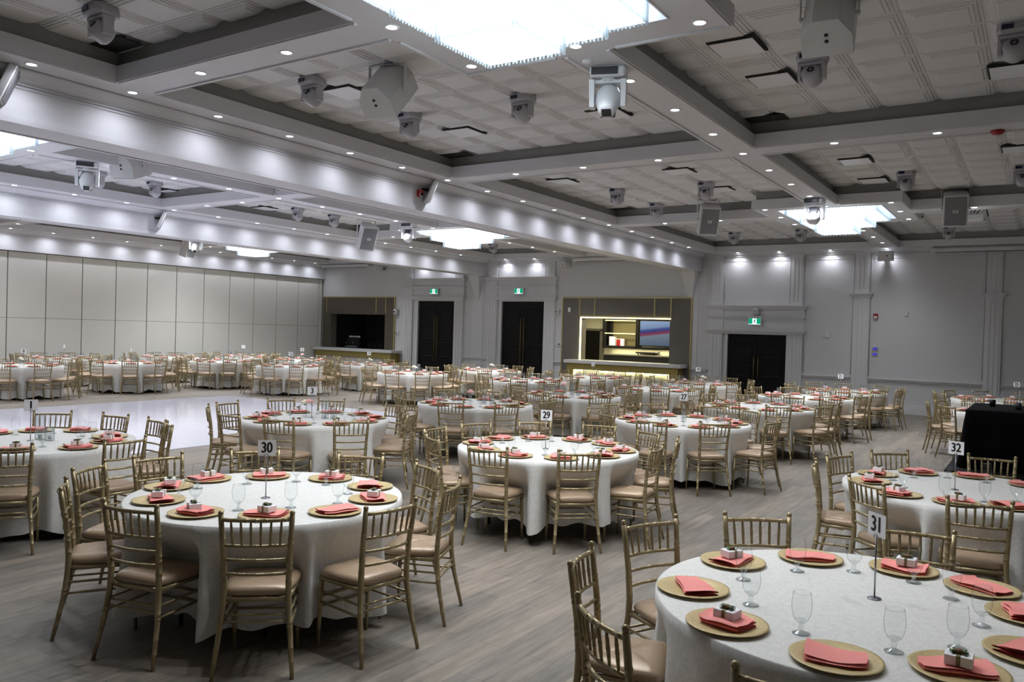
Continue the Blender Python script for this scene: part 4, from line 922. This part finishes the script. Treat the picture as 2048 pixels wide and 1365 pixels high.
def sign(x, y, num, rz, tname, hgt=.285, cw=.115, ch=.105):
    r = empty('table_number_stand', (x, y, .763), rz); tag(r, 'white number card on thin metal stand, %s' % tname, 'table number', 'table number stands')
    obj('base_disc', MB().lathe([(.001, 0), (.03, 0), (.03, .003), (.026, .005), (.001, .006)], 24), r, m=M['steel'])
    st = MB().tube([(0, 0, .005), (0, 0, hgt)], .0038, 8)
    ring = [(.012*math.sin(2*PI*k/14), -.004, hgt-.012*math.cos(2*PI*k/14)) for k in range(15)]; st.tube(ring, .0016, 5)
    obj('rod', st, r, m=M['steel'])
    c = obj('card', MB().box(-cw/2, cw/2, -.0012, .0012, hgt-.0, hgt+ch), r, m=M['white'])
    if num:
        if num not in DIG: DIG[num] = textmesh(num, .098, .76 if len(num) > 1 else .85, .0028)
        t = bpy.data.objects.new('number', DIG[num]); COL.objects.link(t); t.parent = c; t.location = (0, -.0022, hgt+ch/2); t.rotation_euler = (PI/2, 0, 0); t['label'] = 'black digits '+num
def flowers(x, y, kind, tname):
    r = empty('flower_vase', (x, y, .763)); nm = {'pink': 'pink rose', 'mix': 'pale pink and cream blooms', 'white': 'white blooms'}[kind]
    tag(r, '%s in small glass vase, %s' % (nm, tname), 'flowers')
    obj('vase', MB().lathe([(.001, .003), (.035, .0), (.045, .03), (.045, .07), (.025, .1), (.022, .13), (.028, .14)], 16), r, m=M['vase'])
    def rose(c, m_, rr):
        mb = MB().ball(c, rr*.6, 10, 6)
        for l in range(3):
            for k in range(5):
                a = k*2*PI/5+l*.6; rad = rr*(.35+.25*l); mb.ball((c[0]+rad*math.cos(a), c[1]+rad*math.sin(a), c[2]-.006*l), rr*.42, 8, 5, (1, 1, .9))
        obj('bloom', mb, r, m=M[m_])
    if kind == 'pink': rose((0, 0, .2), 'pink', .05)
    elif kind == 'mix': rose((-.02, 0, .2), 'cream', .045); rose((.035, .02, .215), 'pink', .045)
    else: rose((0, 0, .18), 'cream', .045); rose((.05, .02, .16), 'cream', .035)
    obj('stem', MB().tube([(0, 0, .01), (.005, 0, .1), (0, 0, .19)], .003, 5), r, m=M['leaf'])
    lf = MB()
    for a in (.4, 2.6, 4.4):
        d = Vector((math.cos(a), math.sin(a), 0)); n = Vector((-d.y, d.x, 0))
        lf.loft([[tuple(d*t+n*w_*k+Vector((0, 0, z))) for k in (-1, 0, 1)] for t, w_, z in ((.02, .003, .15), (.05, .02, .165), (.08, .016, .16), (.105, .001, .14))], closed=False)
    obj('leaf', lf, r, m=M['leaf'])
def candles(x, y, tname, far=False):
    for k, (dx, dy, h, rr) in enumerate(((0, 0, .24, .045), (.12, .03, .13, .04)) if not far else ((0, 0, .24, .045),)):
        r = empty('cylinder_vase', (x+dx, y+dy, .763)); tag(r, '%s clear glass cylinder candle vase, %s' % (('tall', 'short')[k], tname), 'vase')
        obj('glass_wall', MB().lathe([(.001, .004), (rr, .0), (rr, h), (rr-.003, h), (rr-.003, .01), (.001, .01)], 20), r, m=M['vase'])
        obj('candle', MB().lathe([(.001, .011), (.018, .011), (.018, .05), (.001, .052)], 12), r, m=M['white'])

def table(cx, cyy, ph, lod, tname, num=None, srz=0.0, soff=(0, 0), plates=None, chairs=None, fl=None, cn=False, cl=None, boxes=None, seed=0, under=False, crad=1.26):
    q = random.Random(seed+int(abs(cx*100)+abs(cyy*10)))
    view = math.degrees(math.atan2(-cyy, -cx))
    if under:
        r = empty('banquet_table', (cx, cyy, 0), q.uniform(-.4, .4)); tag(r, 'round folding table with dark feet under cloth, %s' % tname, 'table', 'round banquet tables')
        obj('tabletop', tb_top, r); obj('leg', tb_leg, r); obj('leg', tb_leg2, r)
    if plates is None: plates = [(ph+36*k, .715) for k in range(10)]
    if chairs is None: chairs = [(ph+36*k+q.uniform(-3, 3), crad+q.uniform(-.05, .07), q.uniform(-6, 6)) for k in range(10)]
    c = obj('tablecloth', cloth_mesh(seed*7+3, HEM[cl if cl is not None else q.randrange(3)], n=(220, 180, 110)[lod], rows=(14, 10, 6)[lod], dents=[(a, rd-.425-.012) for a, rd, _ in chairs]), None, (cx, cyy, 0), 0)
    tag(c, 'ivory damask cloth draped over %s' % tname, 'tablecloth', 'ivory tablecloths on the round tables')
    def names(L):
        rel = [((a[0]-view+180) % 360)-180 for a in L]; idx = {}; used = set()
        for i in sorted(range(len(L)), key=lambda i: abs(rel[i])):
            k = int(round(rel[i]/36.)) % 10
            for d in (0, 1, -1, 2, -2, 3, -3, 4, -4, 5):
                if (k+d) % 10 not in used: k = (k+d) % 10; break
            used.add(k); idx[i] = POSN[k]
        return idx
    nm = names(chairs)
    for i, (a, rd, off) in enumerate(chairs): chair(lod, cx, cyy, a, rd, off, 'gold bamboo chair at %s seat, %s' % (nm[i], tname), 'gold chiavari chairs around the tables')
    nm = names(plates); lo = 0 if lod == 0 else 1
    for i, (a, rd) in enumerate(plates):
        aa = math.radians(a); x, y = cx+rd*math.cos(aa), cyy+rd*math.sin(aa)
        if not seen(x, y, .76, 30): continue
        o = obj('charger_plate', CHG[lo], None, (x, y, .763), q.uniform(0, 6)); tag(o, 'gold charger plate at %s seat, %s' % (nm[i], tname), 'plate', 'gold charger plates')
        nr = aa+PI/2+q.uniform(-.45, .45)
        o = obj('napkin', (NAP if lo == 0 else NAPL)[q.randrange(4 if lo == 0 else 2)], None, (x+q.uniform(-.01, .01), y+q.uniform(-.01, .01), .7690), nr)
        tag(o, 'folded coral napkin at %s seat, %s' % (nm[i], tname), 'napkin', 'folded coral napkins')
        hb = (boxes[i] if boxes else q.random() < .72)
        if hb:
            bl = 'white gift box at %s seat, %s' % (nm[i], tname); br_ = nr+q.uniform(-.5, .5)
            if lod == 0:
                r = empty('gift_box', (x+q.uniform(-.015, .015), y+q.uniform(-.01, .01), .7965), br_); tag(r, bl, 'gift box', 'white gift boxes with green bows')
                for n_, me in GB: obj(n_, me, r)
            elif lod == 1:
                r = empty('gift_box', (x, y, .7965), br_); tag(r, bl, 'gift box', 'white gift boxes with green bows')
                obj('box_body', bx_body, r); obj('ribbon', bx_rib, r); obj('bow', bx_bow, r)
            else: tag(obj('gift_box', bx_far, None, (x, y, .7965), br_), bl, 'gift box', 'white gift boxes with green bows')
        ga = aa+math.radians(q.uniform(14, 24)); gr_ = rd-.2+q.uniform(-.03, .03)
        o = obj('water_goblet', GL[lo], None, (cx+gr_*math.cos(ga), cyy+gr_*math.sin(ga), .7625)); tag(o, 'clear stemmed goblet by %s seat, %s' % (nm[i], tname), 'glass', 'clear stemmed water goblets')
    if num is not None: sign(cx+soff[0], cyy+soff[1], num, srz, tname)
    if fl: flowers(cx+fl[1], cyy+fl[2], fl[0], tname)
    if cn: candles(cx+cn[0], cyy+cn[1], tname, lod > 1)

# near tables, measured one by one
table(-4.42, 3.74, -8, 0, 'table thirty at front left', '30', math.radians(42), (.07, -.08), boxes=[1, 1, 1, 1, 1, 1, 1, 0, 0, 1],
      plates=[(-120, 0.69), (-157, 0.75), (-79, 0.67), (175, 0.74), (-41, 0.65), (140, 0.66), (98, 0.68), (-7, 0.74), (62, 0.73), (27, 0.74)],
      chairs=[(-82, 1.12, 6), (-43, 1.19, -6), (-7, 1.27, -1), (29, 1.28, -7), (63, 1.19, 2), (-122, 1.24, 0), (-153, 1.32, 2), (-179, 1.24, -9), (145, 1.21, -8), (100, 1.12, 14)], cl=0, under=True)
table(-4.16, 7.06, -12, 0, 'table twenty-nine in the middle', '29', math.radians(22), (.02, -.08), boxes=[1, 1, 1, 0, 1, 1, 1, 1, 1, 1],
      plates=[(-159, 0.73), (-121, 0.71), (-85, 0.7), (166, 0.74), (132, 0.7), (94, 0.7), (62, 0.73), (24, 0.72), (-11, 0.7), (-49, 0.7)],
      chairs=[(-87, 1.16, 8), (-45, 1.12, -2), (-2, 1.2, 8), (30, 1.3, -10), (-129, 1.2, 6), (-164, 1.24, -14), (163, 1.21, -8), (128, 1.22, 8), (93, 1.26, 12), (60, 1.25, 0)], cl=1, under=True)
table(-.64, 3.89, 18, 0, 'table thirty-one at front right', '31', math.radians(-42), (.03, .12), boxes=[1, 0, 1, 0, 0, 1, 0, 0, 0, 1],
      plates=[(158, 0.73), (-157, 0.74), (-122, 0.76), (-87, 0.75), (121, 0.71), (84, 0.71), (54, 0.73), (24, 0.68), (-20, 0.68), (-54, 0.72)],
      chairs=[(-155, 1.26, -12), (-121, 1.38, -4), (164, 1.22, -10), (130, 1.14, -6), (86, 1.12, 14), (52, 1.25, 0), (-88, 1.34, 6)], cl=2)
table(-.50, 7.48, 16, 0, 'table thirty-two at right edge', '32', math.radians(-14), (-.06, -.08), boxes=[1, 1, 1, 0, 0, 1, 0, 0, 1, 1],
      plates=[(-165, 0.7), (-121, 0.76), (160, 0.73), (124, 0.73), (89, 0.75), (-90, 0.7), (-60, 0.7), (52, 0.72), (16, 0.72), (-24, 0.72)],
      chairs=[(-161, 1.14, -8), (162, 1.08, -4), (127, 1.15, 6), (-120, 1.15, -12), (-82, 1.28, 2), (84, 1.26, 12), (48, 1.22, 0)], cl=1)
table(-8.0, 3.92, 1, 0, 'table one at left edge', '1', math.radians(62), (.0, -.0), boxes=[1, 1, 1, 0, 1, 1, 0, 1],
      plates=[(4, 0.75), (37, 0.72), (66, 0.68), (117, 0.75), (-36, 0.65), (-72, 0.7), (150, 0.72), (180, 0.7)],
      chairs=[(145, 1.36, -10), (112, 1.2, -12), (78, 1.18, 5), (55, 1.22, 8), (6, 1.35, -5), (-34, 1.26, 0)], cl=3, fl=('white', -.22, -.28), cn=(-.02, .1))
table(-7.63, 7.18, 12, 0, 'table three past table thirty', '3', math.radians(48), (-.1, .02), boxes=[1, 0, 1, 1, 1, 1, 1, 0, 1, 1],
      chairs=[(-137, 1.3, 10), (-164, 1.32, -8), (-96, 1.22, 5), (158, 1.32, -3), (127, 1.22, -10), (-62, 1.26, -10), (-27, 1.38, -10), (75, 1.2, 10), (20, 1.28, 6), (45, 1.26, -8)], cl=0, fl=('mix', -.16, -.02), cn=(.08, .08))
# middle tables
table(-7.5, 10.42, 4, 1, 'pink rose table past table three', '', math.radians(125), (-.2, .0), fl=('pink', -.02, -.1), cn=(.12, .08), seed=1)
table(-4.1, 10.55, -14, 1, 'table twenty-seven past table twenty-nine', '27', math.radians(14), (.02, -.02), boxes=[1]*10, seed=2, under=True)
table(-4.0, 13.85, 8, 1, 'table directly past table twenty-seven', None, 0, seed=3)
table(-7.35, 13.3, -4, 1, 'second rose table past table three', None, 0, fl=('pink', -.2, .05), cn=(0, 0), seed=4)
# far tables
T = [(-6.95, 16.3, 6, 'table before lit bar, right end', None, 0, None, (0, 0)), (-7.1, 19.4, 0, 'table nineteen right of lit bar', '19', .1, 'white', None),
     (-4.0, 16.95, 12, 'table before low double door', None, 0, None, None), (-3.8, 19.75, -8, 'table twenty-one against far wall', '21', .1, None, None),
     (-10.15, 16.2, 3, 'table before lit bar, left end', None, 0, None, (.1, 0)), (-9.95, 19.2, 14, 'table hard against lit bar', '', 1.2, 'white', None),
     (-13.6, 16.1, -3, 'table before middle double door', None, 0, 'white', (.15, .05)), (-13.4, 19.3, 9, 'table hard against middle double door', None, 0, 'white', None),
     (-17.6, 15.55, 5, 'table twelve before unlit bar', '12', .7, None, (.1, .0)), (-17.35, 18.45, -6, 'table eighteen hard by unlit bar', '18', .6, 'white', None),
     (-20.5, 18.6, 2, 'table sixteen left of unlit bar', '16', .7, 'pink', None), (-20.5, 15.5, 11, 'third table beyond dance floor', None, 0, None, (0, 0)),
     (-23.3, 18.45, 4, 'table thirteen by partition, right half', '13', .8, None, None), (-23.45, 15.7, -9, 'table at middle of partition', None, 0, None, None),
     (-20.65, 12.65, 7, 'second table beyond dance floor', '', 2.3, None, (.0, .1)), (-23.6, 12.4, 0, 'leftmost table against partition', '', 2.3, None, None),
     (-20.4, 9.75, -5, 'table eight beyond dance floor', '8', .95, 'white', None)]
for i, (x, y, ph, nm_, num, srz, fl, cn) in enumerate(T):
    table(x, y, ph, 2, nm_, num, srz, (-.1, .1), fl=(fl, .08, -.05) if fl else None, cn=cn, cl=3 if x < -15 else None, seed=10+i)
table(-.42, 16.3, 10, 2, 'table half behind black cloth', '', 1.5, (.1, .2), seed=40)
table(-.75, 20.0, 0, 2, 'table twenty-five by right edge', '25', .05, (.3, .3), seed=41)

# ------------------------------------------------------------------ black draped table and riser at right
tag(centred('stage_riser', MB().bbox(-1.12, 1.6, 12.9, 15.3, 0, .16, .01), M['riser']), 'low black stage riser under the black draped table', 'riser')
q = random.Random(5); rings = []; x0, x1, y0, y1 = -.9, 1.4, 13.25, 14.95
def rr_out(g_, z, wv=0):
    L = []; n = 30
    for (ax, ay, bx_, by_) in ((x0, y0, x1, y0), (x1, y0, x1, y1), (x1, y1, x0, y1), (x0, y1, x0, y0)):
        for k in range(n):
            t = k/n; X = ax+(bx_-ax)*t; Y = ay+(by_-ay)*t
            nx, ny = (by_-ay), -(bx_-ax); l = math.hypot(nx, ny); nx /= l; ny /= l
            o = g_+wv*math.sin(t*18+ax*3)*.5+wv*.4*math.sin(t*41+by_); ct = min(t, 1-t)*n; o *= 1 if ct > .5 else 1.0
            L.append((X+nx*o, Y+ny*o, z))
    return L
rings = [rr_out(-.02, 1.0), rr_out(0, .99), rr_out(.015, .8, .02), rr_out(.03, .5, .04), rr_out(.05, .165, .06)]
tag(obj('black_tablecloth', MB().loft(rings, True, True, True), m=M['blackcloth']), 'tall box-shaped table fully draped in black cloth at right edge', 'draped table')
for x, y, m_, lb in ((-.62, 14.3, 'bmetal', 'short dark tumbler on the black draped table, left one'), (-.28, 13.9, 'tray', 'short grey tumbler on the black draped table, right one')):
    tag(obj('tumbler', MB().lathe([(.001, .004), (.038, 0), (.045, .1), (.042, .1), (.036, .008), (.001, .008)], 16), None, (x, y, 1.0), 0, M[m_]), lb, 'glass')
print('chairs', nch[0], 'objects', len(COL.objects))
